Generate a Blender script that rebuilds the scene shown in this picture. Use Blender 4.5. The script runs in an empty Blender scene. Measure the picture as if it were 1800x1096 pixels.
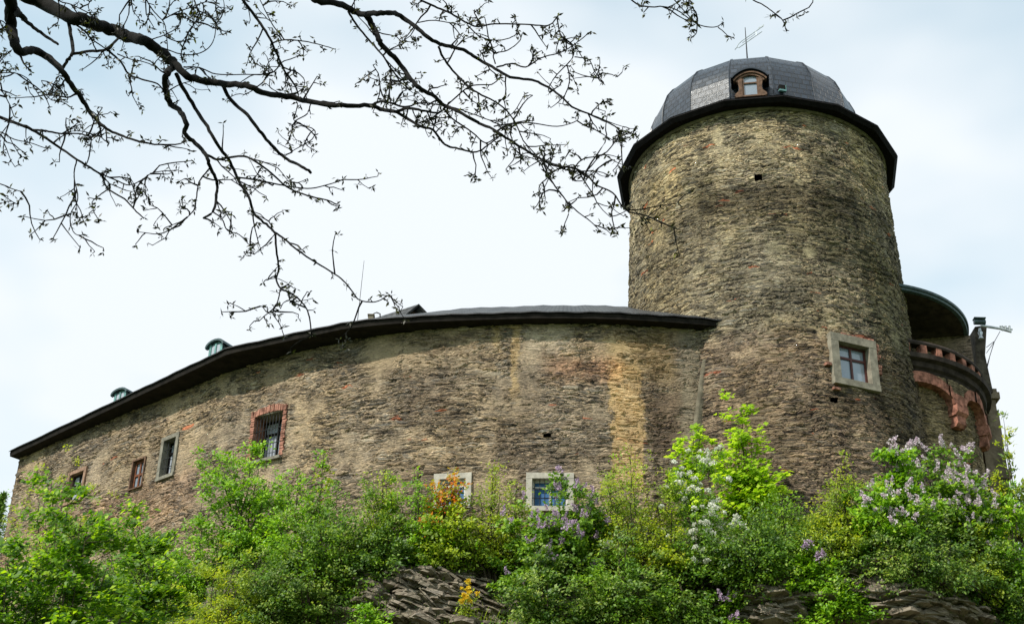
import bpy, math, random
import numpy as np
from mathutils import Vector, Matrix, noise as mn
R_ = math.radians
scn = bpy.context.scene
col = scn.collection

# ---------------------------------------------------------------- camera
F_PX, TH, ROLL = 2600.0, R_(29.35), R_(1.5)     # focal length (px of an 1800 px wide frame), pitch, roll
cam_d = bpy.data.cameras.new('camera'); cam = bpy.data.objects.new('camera', cam_d); col.objects.link(cam)
cam_d.sensor_width = 36; cam_d.lens = F_PX / 1800 * 36; cam_d.clip_start = .1; cam_d.clip_end = 3000
ri = Vector((1, 0, 0)); up = Vector((0, -math.sin(TH), math.cos(TH))); fw = Vector((0, math.cos(TH), math.sin(TH)))
cr, sr = math.cos(ROLL), math.sin(ROLL)
r2 = ri * cr + up * sr; u2 = up * cr - ri * sr
cam.matrix_world = Matrix(((r2.x, u2.x, -fw.x, 0), (r2.y, u2.y, -fw.y, 0), (r2.z, u2.z, -fw.z, 0), (0, 0, 0, 1)))
scn.camera = cam

# ---------------------------------------------------------------- world and sun
SUN = Vector((-.53, -.45, .71)).normalized()
el = math.asin(SUN.z); az = math.atan2(SUN.x, SUN.y)
w = bpy.data.worlds.new('World'); scn.world = w; w.use_nodes = True
nt = w.node_tree; nt.nodes.clear()
def N(nt, t, **k):
    n = nt.nodes.new(t)
    for a, b in k.items(): setattr(n, a, b)
    return n
out = N(nt, 'ShaderNodeOutputWorld'); bg = N(nt, 'ShaderNodeBackground'); bg.inputs[1].default_value = .15
sky = N(nt, 'ShaderNodeTexSky', sky_type='NISHITA'); sky.sun_disc = False; sky.sun_elevation = el; sky.sun_rotation = az
sky.dust_density = .6; sky.air_density = 1.0
tc = N(nt, 'ShaderNodeTexCoord'); mp = N(nt, 'ShaderNodeMapping'); mp.inputs['Scale'].default_value = (1.6, 1.6, 3.2)
mp.inputs['Rotation'].default_value = (0, R_(20), 0); mp.inputs['Location'].default_value = (.35, .1, .2)
nz = N(nt, 'ShaderNodeTexNoise'); nz.inputs['Scale'].default_value = 1.5; nz.inputs['Detail'].default_value = 4; nz.inputs['Roughness'].default_value = .45
rp = N(nt, 'ShaderNodeValToRGB'); rp.color_ramp.elements[0].position = .41; rp.color_ramp.elements[0].color = (.55, .55, .55, 1)
rp.color_ramp.elements[1].position = .56; rp.color_ramp.elements[1].color = (.985, .985, .985, 1)
mx = N(nt, 'ShaderNodeMix', data_type='RGBA'); mx.inputs[7].default_value = (6.25, 6.62, 6.9, 1)
L = nt.links.new
L(tc.outputs['Generated'], mp.inputs[0]); L(mp.outputs[0], nz.inputs[0]); L(nz.outputs[0], rp.inputs[0])
L(rp.outputs[0], mx.inputs[0]); tn = N(nt, 'ShaderNodeMix', data_type='RGBA', blend_type='MULTIPLY'); tn.inputs[0].default_value = 1; tn.inputs[7].default_value = (1.0, 1.9, 1.6, 1)
L(sky.outputs[0], tn.inputs[6]); L(tn.outputs[2], mx.inputs[6]); L(mx.outputs[2], bg.inputs[0]); L(bg.outputs[0], out.inputs[0])
sl = bpy.data.lights.new('sun', 'SUN'); sl.energy = 5.0; sl.angle = R_(1.2); sl.color = (1, .95, .86)
so = bpy.data.objects.new('sun', sl); col.objects.link(so); so.rotation_euler = SUN.to_track_quat('Z', 'Y').to_euler()
vs = scn.view_settings; vs.view_transform = 'Standard'; vs.look = 'None'; vs.exposure = 0; vs.gamma = 1
scn.cycles.max_bounces = 6

# ---------------------------------------------------------------- helpers
def unp(x, y):
    """direction of the sight line through a photo pixel; used to measure where things stand"""
    X, Y = x - 900, y - 548
    X, Y = cr * X + sr * Y, -sr * X + cr * Y
    X /= F_PX; Y /= -F_PX; c, s = math.cos(TH), math.sin(TH)
    return Vector((X, c - s * Y, s + c * Y))
def at(x, y, F):
    d = unp(x, y); return d * (F / d.y)
def atd(x, y, D):
    return unp(x, y) * D
def tag(o, label=None, cat=None, group=None, kind=None):
    if label: o['label'] = label
    if cat: o['category'] = cat
    if group: o['group'] = group
    if kind: o['kind'] = kind
    return o
def empty(name, loc=(0, 0, 0), label=None, cat=None, group=None):
    o = bpy.data.objects.new(name, None); col.objects.link(o); o.location = loc; o.empty_display_size = .3
    return tag(o, label, cat, group)
def link(name, me, m=None, parent=None):
    if m is not None:
        for mm in (m if isinstance(m, (list, tuple)) else [m]): me.materials.append(mm)
    o = bpy.data.objects.new(name, me); col.objects.link(o)
    if parent is not None:
        o.parent = parent
        if parent.parent is None and parent.type == 'EMPTY': o.matrix_parent_inverse = Matrix.Translation(parent.location).inverted()
        elif parent.parent is not None: o.matrix_parent_inverse = Matrix.Identity(4)
    return o
class MB:
    def __init__(s): s.v = []; s.f = []; s.uv = []; s.mi = []
    def face(s, pts, uv=None, mi=0):
        b = len(s.v); s.v += [tuple(p) for p in pts]; s.f.append(tuple(range(b, b + len(pts)))); s.uv.append(uv); s.mi.append(mi)
    def box(s, o, ax, ay, az_, a, b, mi=0):
        """box in the frame (origin o, axes ax, ay, az_) from corner a to corner b"""
        P = [o + ax * x + ay * y + az_ * z for z in (a[2], b[2]) for y in (a[1], b[1]) for x in (a[0], b[0])]
        base = len(s.v); s.v += [tuple(p) for p in P]
        for q in ((0, 2, 3, 1), (4, 5, 7, 6), (0, 1, 5, 4), (2, 6, 7, 3), (0, 4, 6, 2), (1, 3, 7, 5)):
            s.f.append(tuple(base + i for i in q)); s.uv.append(None); s.mi.append(mi)
    def grid(s, rows, uvs=None, mi=0, close=False):
        b = len(s.v); n = len(rows[0])
        for r in rows: s.v += [tuple(p) for p in r]
        for i in range(len(rows) - 1):
            for j in range(n if close else n - 1):
                k = (j + 1) % n
                s.f.append((b + i * n + j, b + i * n + k, b + (i + 1) * n + k, b + (i + 1) * n + j))
                s.uv.append(None if uvs is None else [uvs[i][j], uvs[i][k], uvs[i + 1][k], uvs[i + 1][j]]); s.mi.append(mi)
    def tube(s, pts, rad, n=6, mi=0, cap=True):
        pts = [Vector(p) for p in pts]; rows = []
        ref = Vector((.31, .2, .93))
        for i, p in enumerate(pts):
            t = (pts[min(i + 1, len(pts) - 1)] - pts[max(i - 1, 0)]).normalized()
            a = t.cross(ref)
            if a.length < .1: a = t.cross(Vector((1, 0, 0)))
            a.normalize(); b = t.cross(a)
            r = rad[i] if hasattr(rad, '__len__') else rad
            rows.append([p + (a * math.cos(k * 2 * math.pi / n) + b * math.sin(k * 2 * math.pi / n)) * r for k in range(n)])
        s.grid(rows, mi=mi, close=True)
        if cap: s.face(rows[0][::-1], mi=mi); s.face(rows[-1], mi=mi)
    def build(s, name, m, parent=None, smooth=False):
        me = bpy.data.meshes.new(name); me.from_pydata(s.v, [], s.f)
        if any(u is not None for u in s.uv):
            l = me.uv_layers.new(name='uv'); k = 0
            for f, u in zip(s.f, s.uv):
                for j in range(len(f)):
                    if u is not None: l.data[k].uv = u[j]
                    k += 1
        me.polygons.foreach_set('material_index', s.mi)
        if smooth: me.polygons.foreach_set('use_smooth', [True] * len(s.f))
        me.update(); return link(name, me, m, parent)
def quads_mesh(name, V, Fc, m, parent=None, uv=None, smooth=False):
    me = bpy.data.meshes.new(name); nv, nf = len(V), len(Fc); k = Fc.shape[1]
    me.vertices.add(nv); me.vertices.foreach_set('co', np.asarray(V, np.float32).ravel())
    me.loops.add(nf * k); me.loops.foreach_set('vertex_index', Fc.astype(np.int32).ravel())
    me.polygons.add(nf); me.polygons.foreach_set('loop_start', np.arange(nf, dtype=np.int32) * k)
    me.polygons.foreach_set('loop_total', np.full(nf, k, np.int32))
    if smooth: me.polygons.foreach_set('use_smooth', np.ones(nf, bool))
    me.update(calc_edges=True)
    if uv is not None:
        l = me.uv_layers.new(name='uv'); l.data.foreach_set('uv', np.asarray(uv, np.float32)[Fc.ravel()].ravel())
    me.validate()
    return link(name, me, m, parent)

# ---------------------------------------------------------------- materials
class G:
    """small node graph writer"""
    def __init__(s, name):
        s.m = bpy.data.materials.new(name); s.m.use_nodes = True; s.t = s.m.node_tree
        s.b = s.t.nodes['Principled BSDF']; s.o = s.t.nodes['Material Output']
    def n(s, t, **k): return N(s.t, t, **k)
    def l(s, a, b): s.t.links.new(a, b)
    def put(s, sock, v):
        if isinstance(v, bpy.types.NodeSocket): s.l(v, sock)
        elif v is not None: sock.default_value = v
    def math(s, op, a, b=None, c=None, clamp=False):
        n = s.n('ShaderNodeMath', operation=op); n.use_clamp = clamp
        for i, v in enumerate((a, b, c)):
            if v is not None: s.put(n.inputs[i], v)
        return n.outputs[0]
    def mix(s, f, a, b, bt='MIX'):
        n = s.n('ShaderNodeMix', data_type='RGBA', blend_type=bt); n.clamp_factor = True
        s.put(n.inputs[0], f)
        for i, v in ((6, a), (7, b)): s.put(n.inputs[i], v if isinstance(v, bpy.types.NodeSocket) else (*v, 1))
        return n.outputs[2]
    def ss(s, x, a, b, lo=0., hi=1.):
        n = s.n('ShaderNodeMapRange', interpolation_type='SMOOTHSTEP')
        s.put(n.inputs[0], x); n.inputs[1].default_value = a; n.inputs[2].default_value = b
        n.inputs[3].default_value = lo; n.inputs[4].default_value = hi
        return n.outputs[0]
    def noise(s, v, sc, det=3, ro=.55, out=0):
        n = s.n('ShaderNodeTexNoise'); s.put(n.inputs[0], v); n.inputs['Scale'].default_value = sc
        n.inputs['Detail'].default_value = det; n.inputs['Roughness'].default_value = ro
        return n.outputs[out]
    def vmul(s, v, k):
        n = s.n('ShaderNodeVectorMath', operation='MULTIPLY'); s.put(n.inputs[0], v); n.inputs[1].default_value = k; return n.outputs[0]
    def vadd(s, v, k):
        n = s.n('ShaderNodeVectorMath', operation='ADD'); s.put(n.inputs[0], v); s.put(n.inputs[1], k); return n.outputs[0]
    def ramp(s, f, stops, const=False):
        n = s.n('ShaderNodeValToRGB'); e = n.color_ramp.elements
        if const: n.color_ramp.interpolation = 'CONSTANT'
        while len(e) < len(stops): e.new(.5)
        for i, (p, c) in enumerate(stops): e[i].position = p; e[i].color = (*c, 1)
        s.put(n.inputs[0], f); return n.outputs[0]
    def bump(s, h, d=.02, st=1.):
        n = s.n('ShaderNodeBump'); n.inputs['Strength'].default_value = st; n.inputs['Distance'].default_value = d
        s.l(h, n.inputs['Height']); s.l(n.outputs[0], s.b.inputs['Normal']); return n
    def fin(s, c=None, r=.8, spec=.3, metal=0.):
        if c is not None: s.put(s.b.inputs['Base Color'], c if isinstance(c, bpy.types.NodeSocket) else (*c, 1))
        s.put(s.b.inputs['Roughness'], r); s.b.inputs['Specular IOR Level'].default_value = spec; s.b.inputs['Metallic'].default_value = metal
        return s.m
def simple(name, c, r=.7, spec=.3, metal=0., var=.35, sc=6., bump=.004):
    g = G(name); tcn = g.n('ShaderNodeTexCoord').outputs['Object']
    f = g.noise(tcn, sc, 5, .65); f2 = g.noise(tcn, sc * 7, 2)
    c2 = tuple(v * (1 - var) for v in c); c3 = tuple(min(1, v * (1 + var)) for v in c)
    cc = g.mix(g.ss(f, .3, .7), c2, c3)
    if bump: g.bump(g.math('ADD', f, g.math('MULTIPLY', f2, .5)), bump)
    return g.fin(cc, r, spec, metal)

def rubble(name, pal, mortar, plaster, pl_amt, amp, tone_patches=(), dark=None, brick=.995, su=1.7, sv=10.5, gain=1.22, streak=.95):
    """slate rubble: long thin stones in wavy courses, flush mortar, patches of old render; uv in metres"""
    g = G(name); uv = g.n('ShaderNodeUVMap').outputs[0]
    wob = g.noise(uv, .55, 2, .5, 1); wob2 = g.noise(uv, 3.2, 3, .6, 1)
    p = g.vadd(uv, g.vmul(g.vadd(wob, (-.5, -.5, -.5)), (.5, .55, 0)))
    p = g.vadd(p, g.vmul(g.vadd(wob2, (-.5, -.5, -.5)), (.22, .13, 0)))
    def cells(a, b):
        q = g.vmul(p, (a, b, 0))
        v = g.n('ShaderNodeTexVoronoi', voronoi_dimensions='2D', feature='F1'); g.l(q, v.inputs[0]); v.inputs['Scale'].default_value = 1; v.inputs['Randomness'].default_value = .95
        e = g.n('ShaderNodeTexVoronoi', voronoi_dimensions='2D', feature='DISTANCE_TO_EDGE'); g.l(q, e.inputs[0]); e.inputs['Scale'].default_value = 1; e.inputs['Randomness'].default_value = .95
        sp = g.n('ShaderNodeSeparateColor'); g.l(v.outputs['Color'], sp.inputs[0])
        return sp.outputs, e.outputs[0]
    c1, e1 = cells(su, sv); c2, e2 = cells(su * 1.9, sv * 1.75)
    small = g.ss(g.noise(uv, .9, 3), .47, .55)
    def sel(a, b): 
        n = g.n('ShaderNodeMix', data_type='FLOAT'); g.l(small, n.inputs[0]); g.put(n.inputs[2], a); g.put(n.inputs[3], b); return n.outputs[0]
    rnd, rnd2, rnd3, ed = sel(c1[0], c2[0]), sel(c1[1], c2[1]), sel(c1[2], c2[2]), sel(e1, e2)
    big = g.noise(uv, .35, 4, .6); mid = g.noise(uv, 2.3, 5, .68); fine = g.noise(uv, 16, 4, .7); fine2 = g.noise(g.vmul(uv, (12, 42, 1)), 1, 3, .6)
    # hidden / proud stones
    proud = g.ss(rnd2, .15, .8)
    body = g.ss(ed, .03, .22)
    pl = g.ss(g.math('ADD', g.noise(uv, .62, 5, .62), g.math('MULTIPLY', mid, .18)), .68 - pl_amt, .80 - pl_amt)
    stone = g.ramp(g.math('ADD', g.math('MULTIPLY', rnd, .8), g.math('MULTIPLY', mid, .25)), pal)
    mort = g.mix(g.ss(mid, .3, .7), tuple(v * .75 for v in mortar), tuple(v * 1.2 for v in mortar))
    joint = g.math('MULTIPLY', body, g.ss(g.math('ADD', rnd3, g.math('MULTIPLY', mid, .8)), .25, .75))
    c = g.mix(joint, mort, stone)
    open_ = g.math('MULTIPLY', g.ss(ed, .0, .10, 1, 0), g.ss(g.noise(g.vmul(uv, (1.4, 3.2, 1)), 1, 4, .65), .42, .55))
    c = g.mix(g.math('MULTIPLY', open_, .8), c, (.035, .03, .024))
    c = g.mix(g.math('GREATER_THAN', rnd3, brick), c, (.32, .12, .07))
    plc = g.mix(g.ss(g.noise(uv, 1.6, 6, .7), .3, .7), tuple(v * .6 for v in plaster), tuple(v * 1.3 for v in plaster))
    c = g.mix(g.math('MULTIPLY', pl, .7), c, plc)
    c = g.mix(g.ss(fine, .35, .8), c, g.mix(1., c, (.62, .6, .58), 'MULTIPLY'))
    c = g.mix(g.ss(big, .35, .68), c, g.mix(1., c, (1.22, 1.17, 1.05), 'MULTIPLY'))
    stk = g.noise(g.vmul(p, (1.3, 16, 1)), 1, 4, .6); stf = g.noise(g.vmul(p, (3., 36, 1)), 1, 3, .6)
    smask = g.ss(g.noise(uv, .8, 3), .36, .52)
    lowk = g.math('MULTIPLY', g.math('MAXIMUM', g.ss(stk, .38, .47, 1, 0), g.math('MULTIPLY', g.ss(stf, .36, .45, 1, 0), .8)), g.math('MULTIPLY', smask, streak))
    lowk = g.math('MULTIPLY', lowk, g.math('SUBTRACT', 1., g.math('MULTIPLY', pl, .85)))
    c = g.mix(lowk, c, (.035, .032, .028))  # paints the thin shadows under stone edges into the colour
    c = g.mix(g.math('MULTIPLY', g.ss(stk, .58, .68), streak * .6), c, g.mix(1., c, (1.5, 1.45, 1.35), 'MULTIPLY'))
    spk = g.noise(g.vmul(p, (9, 30, 1)), 1, 3, .65)
    c = g.mix(g.ss(spk, .54, .66), c, g.mix(1., c, (1.75, 1.7, 1.6), 'MULTIPLY'))
    c = g.mix(g.ss(spk, .46, .36), c, g.mix(1., c, (.5, .5, .5), 'MULTIPLY'))
    sx = g.n('ShaderNodeSeparateXYZ'); g.l(g.vadd(g.vadd(uv, g.vmul(g.vadd(g.noise(uv, 1.3, 6, .68, 1), (-.5, -.5, -.5)), (.9, 1.1, 0))), g.vmul(g.vadd(g.noise(uv, 7, 3, .7, 1), (-.5, -.5, -.5)), (.35, .5, 0))), sx.inputs[0])
    for (u0, u1, v0, v1, sof, colr, amt, mode) in tone_patches:
        a = g.math('MULTIPLY', g.ss(sx.outputs[0], u0 - sof, u0 + sof), g.ss(sx.outputs[0], u1 - sof, u1 + sof, 1, 0))
        b = g.math('MULTIPLY', g.ss(sx.outputs[1], v0 - .4, v0 + .4), g.ss(sx.outputs[1], v1 - .3, v1 + .3, 1, 0))
        k = g.math('MULTIPLY', g.math('MULTIPLY', a, b), g.math('MULTIPLY', g.ss(mid, .28, .55, .55, 1.), amt))
        c = g.mix(k, c, g.mix(1., c, colr, 'MULTIPLY') if mode == 'm' else g.mix(.7, c, colr))
    if dark:
        dk = g.ss(g.noise(g.vmul(uv, (.42, .2, 1)), 1., 5, .62), .48, .66)
        dk2 = g.ss(g.noise(g.vmul(uv, (.9, 1.9, 1)), 1., 4, .65), .52, .64)
        c = g.mix(g.math('MULTIPLY', g.math('MAXIMUM', dk, g.math('MULTIPLY', dk2, .75)), dark[1]), c, g.mix(1., c, dark[0], 'MULTIPLY'))
    c = g.mix(1., c, (gain * 1.03, gain * .98, gain * .93), 'MULTIPLY')
    g.fin(c, .92, .2)
    h = g.math('MULTIPLY', body, g.math('ADD', g.math('MULTIPLY', proud, 1.0), .2))
    h = g.math('MULTIPLY', h, g.math('SUBTRACT', 1., g.math('MULTIPLY', pl, .8)))
    h = g.math('ADD', h, g.math('MULTIPLY', mid, .4))
    h = g.math('ADD', h, g.math('MULTIPLY', fine2, .14))
    h = g.math('ADD', h, g.math('MULTIPLY', fine, .12))
    h = g.math('SUBTRACT', h, g.math('MULTIPLY', lowk, .7))
    d = g.n('ShaderNodeDisplacement'); d.inputs['Midlevel'].default_value = .9; d.inputs['Scale'].default_value = amp
    g.l(h, d.inputs['Height']); g.l(d.outputs[0], g.o.inputs['Displacement'])
    g.m.displacement_method = 'BOTH'
    return g.m

def slate(name, base, scu=4.2, scv=6.5, rough=.38, spec=.6):
    g = G(name); uv = g.n('ShaderNodeUVMap').outputs[0]
    b = g.n('ShaderNodeTexBrick'); g.l(g.vadd(uv, g.vmul(g.noise(uv, 2.5, 3, .5, 1), (.04, .05, 0))), b.inputs[0])
    b.offset = .5; b.inputs['Scale'].default_value = 1
    b.inputs['Brick Width'].default_value = 1 / scu; b.inputs['Row Height'].default_value = 1 / scv
    b.inputs['Mortar Size'].default_value = .022; b.inputs['Mortar Smooth'].default_value = .2
    b.inputs['Color1'].default_value = (0, 0, 0, 1); b.inputs['Color2'].default_value = (1, 1, 1, 1); b.inputs['Mortar'].default_value = (.5, .5, .5, 1)
    sp = g.n('ShaderNodeSeparateXYZ'); g.l(uv, sp.inputs[0])
    row = g.math('FRACT', g.math('MULTIPLY', sp.outputs[1], scv))
    n1 = g.noise(uv, 1.2, 5, .6); n2 = g.noise(uv, 22, 3, .6)
    c = g.mix(b.outputs[0], tuple(v * .6 for v in base), tuple(v * 1.6 for v in base))
    c = g.mix(g.ss(n1, .35, .7), c, g.mix(1., c, (1.5, 1.45, 1.3), 'MULTIPLY'))
    c = g.mix(b.outputs[1], c, (.008, .008, .009))
    g.fin(c, g.math('ADD', rough, g.math('MULTIPLY', b.outputs[0], .14)), spec)
    h = g.math('ADD', g.math('MULTIPLY', g.math('SUBTRACT', 1., row), 1.), g.math('MULTIPLY', b.outputs[0], .5))
    h = g.math('ADD', h, g.math('MULTIPLY', n2, .25)); h = g.math('SUBTRACT', h, g.math('MULTIPLY', b.outputs[1], .8))
    g.bump(h, .035, 1.)
    return g.m
def leafmat(name, stops, trans=.36, rough=.5, petal=False):
    g = G(name); gi = g.n('ShaderNodeNewGeometry').outputs['Random Per Island']
    c = g.ramp(gi, stops)
    pos = g.n('ShaderNodeTexCoord').outputs['Object']
    c = g.mix(g.ss(g.noise(pos, 1.1, 2), .35, .65), g.mix(1., c, (.95, 1.0, .8), 'MULTIPLY'), g.mix(1., c, (1.6, 1.45, 1.0), 'MULTIPLY'))
    if petal: c = g.ramp(gi, stops)
    g.fin(c, rough, .35)
    tr = g.n('ShaderNodeBsdfTranslucent'); g.l(c if petal else g.mix(1., c, (1.25, 1.3, .55), 'MULTIPLY'), tr.inputs[0])
    ms = g.n('ShaderNodeMixShader'); ms.inputs[0].default_value = trans
    g.l(g.b.outputs[0], ms.inputs[1]); g.l(tr.outputs[0], ms.inputs[2]); g.l(ms.outputs[0], g.o.inputs[0])
    return g.m

# ---------------------------------------------------------------- plan of the castle wing (a curved shell wall)
ZW = 22.7
def catmull(P, n):
    P = [Vector(p) for p in P]; P = [P[0] * 2 - P[1]] + P + [P[-1] * 2 - P[-2]]; o = []
    for i in range(1, len(P) - 2):
        for k in range(n):
            t = k / n; a, b, c, d = P[i - 1:i + 3]
            o.append(.5 * ((2 * b) + (c - a) * t + (2 * a - 5 * b + 4 * c - d) * t * t + (3 * b - a - 3 * c + d) * t ** 3))
    o.append(P[-2]); return o
plan = catmull([(-18.9, 52.88, 0), (-14.6, 49.15, 0), (-12.2, 47.2, 0), (-9.63, 45.04, 0), (-7.12, 43.44, 0), (-4.77, 42.3, 0), (-2.54, 41.6, 0), (0, 41.15, 0), (1.9, 41.0, 0), (3.8, 41.0, 0), (6.1, 41.2, 0), (7.2, 41.45, 0)], 24)
PL = np.array([[p.x, p.y] for p in plan]); seg = np.hypot(*np.diff(PL, axis=0).T); US = np.concatenate([[0], np.cumsum(seg)]); ULEN = US[-1]
def C(u, z=0., d=0.):
    """point on the wing's wall: u metres along it, z up, d outward"""
    x = np.interp(u, US, PL[:, 0]); y = np.interp(u, US, PL[:, 1]); n = Nn(u)
    return Vector((x + n.x * d, y + n.y * d, z))
def Tt(u):
    a = min(max(u, .3), ULEN - .3)
    return Vector((np.interp(a + .3, US, PL[:, 0]) - np.interp(a - .3, US, PL[:, 0]), np.interp(a + .3, US, PL[:, 1]) - np.interp(a - .3, US, PL[:, 1]), 0)).normalized()
def Nn(u): t = Tt(u); return Vector((t.y, -t.x, 0))
UG = np.linspace(0, ULEN, 3000); UX = np.interp(UG, US, PL[:, 0]); UY = np.interp(UG, US, PL[:, 1])
def wuv(px, py):
    d = unp(px, py); i = int(np.argmin(np.abs(UX / UY - d.x / d.y))); return float(UG[i]), d.z * UY[i] / d.y

TC = Vector((8.87, 45.1, 0)); ZT = 31.0
def TR(z): return 4.6 + .031 * (ZT - z)
def T(phi, z, d=0.):
    """point on the tower: phi = angle from due south, positive to the east"""
    r = TR(z) + d; return Vector((TC.x + r * math.sin(phi), TC.y - r * math.cos(phi), z))
def tuv(px, py):
    d = unp(px, py); best = None
    for k in range(-900, 901):
        ph = k / 900 * 1.5; z = 25.
        for _ in range(3):
            p = T(ph, z); z = d.z * p.y / d.y
        e = abs(p.x / p.y - d.x / d.y)
        vis = (math.sin(ph) * p.x - math.cos(ph) * p.y) < 0
        if vis and (best is None or e < best[0]): best = (e, ph, z)
    return best[1], best[2]

# ---------------------------------------------------------------- stone
def stain(px0, px1, y0, y1, sof, c, a, mode='c'):
    u0, _ = wuv(px0, (y0 + y1) / 2); u1, _ = wuv(px1, (y0 + y1) / 2); _, z1 = wuv((px0 + px1) / 2, y0); _, z0 = wuv((px0 + px1) / 2, y1)
    return (u0, u1, z0, z1, sof, c, a, mode)
STAINS = [stain(1074, 1132, 640, 850, .04, (.56, .40, .20), .95), stain(1070, 1185, 585, 660, .3, (.40, .28, .11), .5),
          stain(898, 912, 560, 700, .06, (.50, .36, .17), .7), stain(868, 880, 560, 612, .1, (.55, .4, .18), .6),
          stain(925, 1010, 574, 612, .2, (.44, .38, .29), .7), stain(640, 850, 585, 650, .4, (.27, .21, .135), .6),
          stain(1135, 1200, 690, 800, .3, (.42, .38, .40), .8, 'm'), stain(1200, 1250, 570, 900, .15, (.22, .2, .15), .7),
          stain(910, 1005, 808, 832, .12, (.13, .11, .095), .8), stain(745, 765, 820, 900, .1, (.12, .1, .09), .7),
          stain(960, 1090, 625, 665, .5, (1.1, .72, .6), .6, 'm'), stain(700, 800, 650, 740, .5, (.62, .6, .62), .6, 'm'),
          stain(629, 631, 590, 650, .012, (.03, .026, .02), .95), stain(700, 702, 585, 780, .012, (.03, .026, .02), .95), stain(759, 761, 580, 640, .012, (.03, .026, .02), .9), stain(1236, 1238, 600, 800, .012, (.04, .035, .03), .8),
          stain(0, 330, 880, 960, .5, (1.15, .95, .9), .6, 'm')]
def ts(px, py): a = tuv(px, py); return a[0] * 4.8, a[1]
def tst(x0, y0, x1, y1, sof, c, a): p0, p1 = ts(x0, (y0 + y1) / 2), ts(x1, (y0 + y1) / 2); return (p0[0], p1[0], ts((x0 + x1) / 2, y1)[1], ts((x0 + x1) / 2, y0)[1], sof, c, a, 'm')
TST = [(-20, 20, 28.0, 31.5, .3, (1.4, 1.38, 1.3), .8, 'm'), (-20, 20, 10, 22.3, .3, (.86, .74, .76), .85, 'm'),
       tst(1215, 318, 1500, 372, .4, (.38, .37, .34), .85), tst(1440, 350, 1550, 470, .4, (.42, .45, .36), .7), tst(1350, 372, 1470, 450, .5, (.55, .56, .48), .6),
       tst(1455, 688, 1560, 735, .25, (.42, .42, .38), .85), tst(1540, 480, 1620, 800, .3, (.6, .62, .5), .7), tst(1130, 300, 1200, 560, .5, (.85, .80, .66), .6), tst(1500, 250, 1548, 330, .3, (1.3, 1.25, 1.05), .7)]  # includes a darker greenish tone down the right flank
M = {}
M['wing'] = rubble('wing_rubble', [(0, (.05, .05, .05)), (.3, (.10, .092, .078)), (.45, (.19, .155, .115)), (.65, (.29, .235, .17)), (.8, (.16, .155, .145)), (1, (.40, .345, .26))],
                   (.31, .255, .19), (.27, .222, .165), .095, .06, STAINS, ((.42, .40, .42), .6))
M['tower'] = rubble('tower_rubble', [(0, (.04, .04, .04)), (.3, (.085, .082, .07)), (.5, (.17, .155, .115)), (.7, (.27, .245, .175)), (.85, (.15, .15, .135)), (1, (.38, .355, .26))],
                    (.27, .235, .17), (.31, .28, .20), .02, .062, TST, ((.36, .37, .35), .8), brick=.993, su=1.6, sv=12.5, gain=1.3, streak=1.15)
M['bastion'] = rubble('bastion_rubble', [(0, (.06, .055, .04)), (.5, (.16, .13, .08)), (1, (.32, .26, .16))], (.26, .21, .13), (.28, .23, .14), .05, .06, (), ((.5, .5, .5), .6))
M['slate'] = slate('slate_shingles', (.014, .019, .029), 3.8, 4.3, .27, .6)
M['slate_wing'] = slate('slate_wing_roof', (.05, .052, .056), 3.6, 4.5, .5, .4)
M['blackwood'] = simple('tarred_wood', (.006, .005, .005), .8, .1, var=.5)
M['eave'] = simple('dark_eave_boards', (.016, .013, .011), .85, .12, var=.45, sc=3)
M['brownwood'] = simple('weathered_brown_wood', (.13, .075, .048), .75, .2, var=.45, sc=9)
M['redwood'] = simple('dark_red_window_wood', (.075, .022, .016), .5, .35, var=.3)
M['greystone'] = simple('grey_stone_surround', (.23, .205, .16), .9, .15, var=.3, sc=4, bump=.012)
M['darkstone'] = simple('dark_grey_stone_surround', (.20, .185, .15), .9, .15, var=.35, sc=4, bump=.012)
M['whitestone'] = simple('pale_limed_surround', (.42, .385, .325), .9, .15, var=.2, sc=5, bump=.01)
M['sandstone'] = simple('red_sandstone', (.29, .13, .092), .95, .1, var=.6, sc=5, bump=.03)
M['cornice'] = simple('blackened_cornice_stone', (.045, .035, .03), .9, .1, var=.5, sc=3)
M['brick'] = simple('red_brick', (.30, .145, .105), .95, .1, var=.6, sc=5, bump=.01)
M['iron'] = simple('black_iron', (.02, .02, .022), .6, .4, .0)
M['metal'] = simple('galvanised_metal', (.42, .45, .46), .45, .5, .6)
M['copper'] = simple('green_copper', (.12, .25, .24), .55, .4, .2)
M['darkcopper'] = simple('dark_copper_sheet', (.045, .075, .078), .5, .4, .2)
M['white'] = simple('white_painted_wood', (.62, .6, .56), .6, .3, var=.12)
M['hole_shade'] = simple('painted_hole_shade', (.012, .011, .010), .9, .1)  # near-black colour painted for the shade inside wall holes and hatch
M['blue'] = simple('blue_curtain', (.05, .13, .28), .8, .2, var=.25, sc=9)
M['cement'] = simple('grey_cement_fillet', (.16, .138, .10), .95, .1, var=.35, sc=3, bump=.02)
g = G('window_glass'); g.fin((.22, .26, .31), .1, .9); g.b.inputs['Coat Weight'].default_value = .6; g.b.inputs['Coat Roughness'].default_value = .03
nn = g.noise(g.n('ShaderNodeTexCoord').outputs['Object'], 2.5, 2); g.bump(nn, .02, .5); M['glass'] = g.m
g = G('pale_curtain_glass'); g.fin((.36, .39, .44), .12, .8); g.b.inputs['Coat Weight'].default_value = .5; M['paleglass'] = g.m

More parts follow.
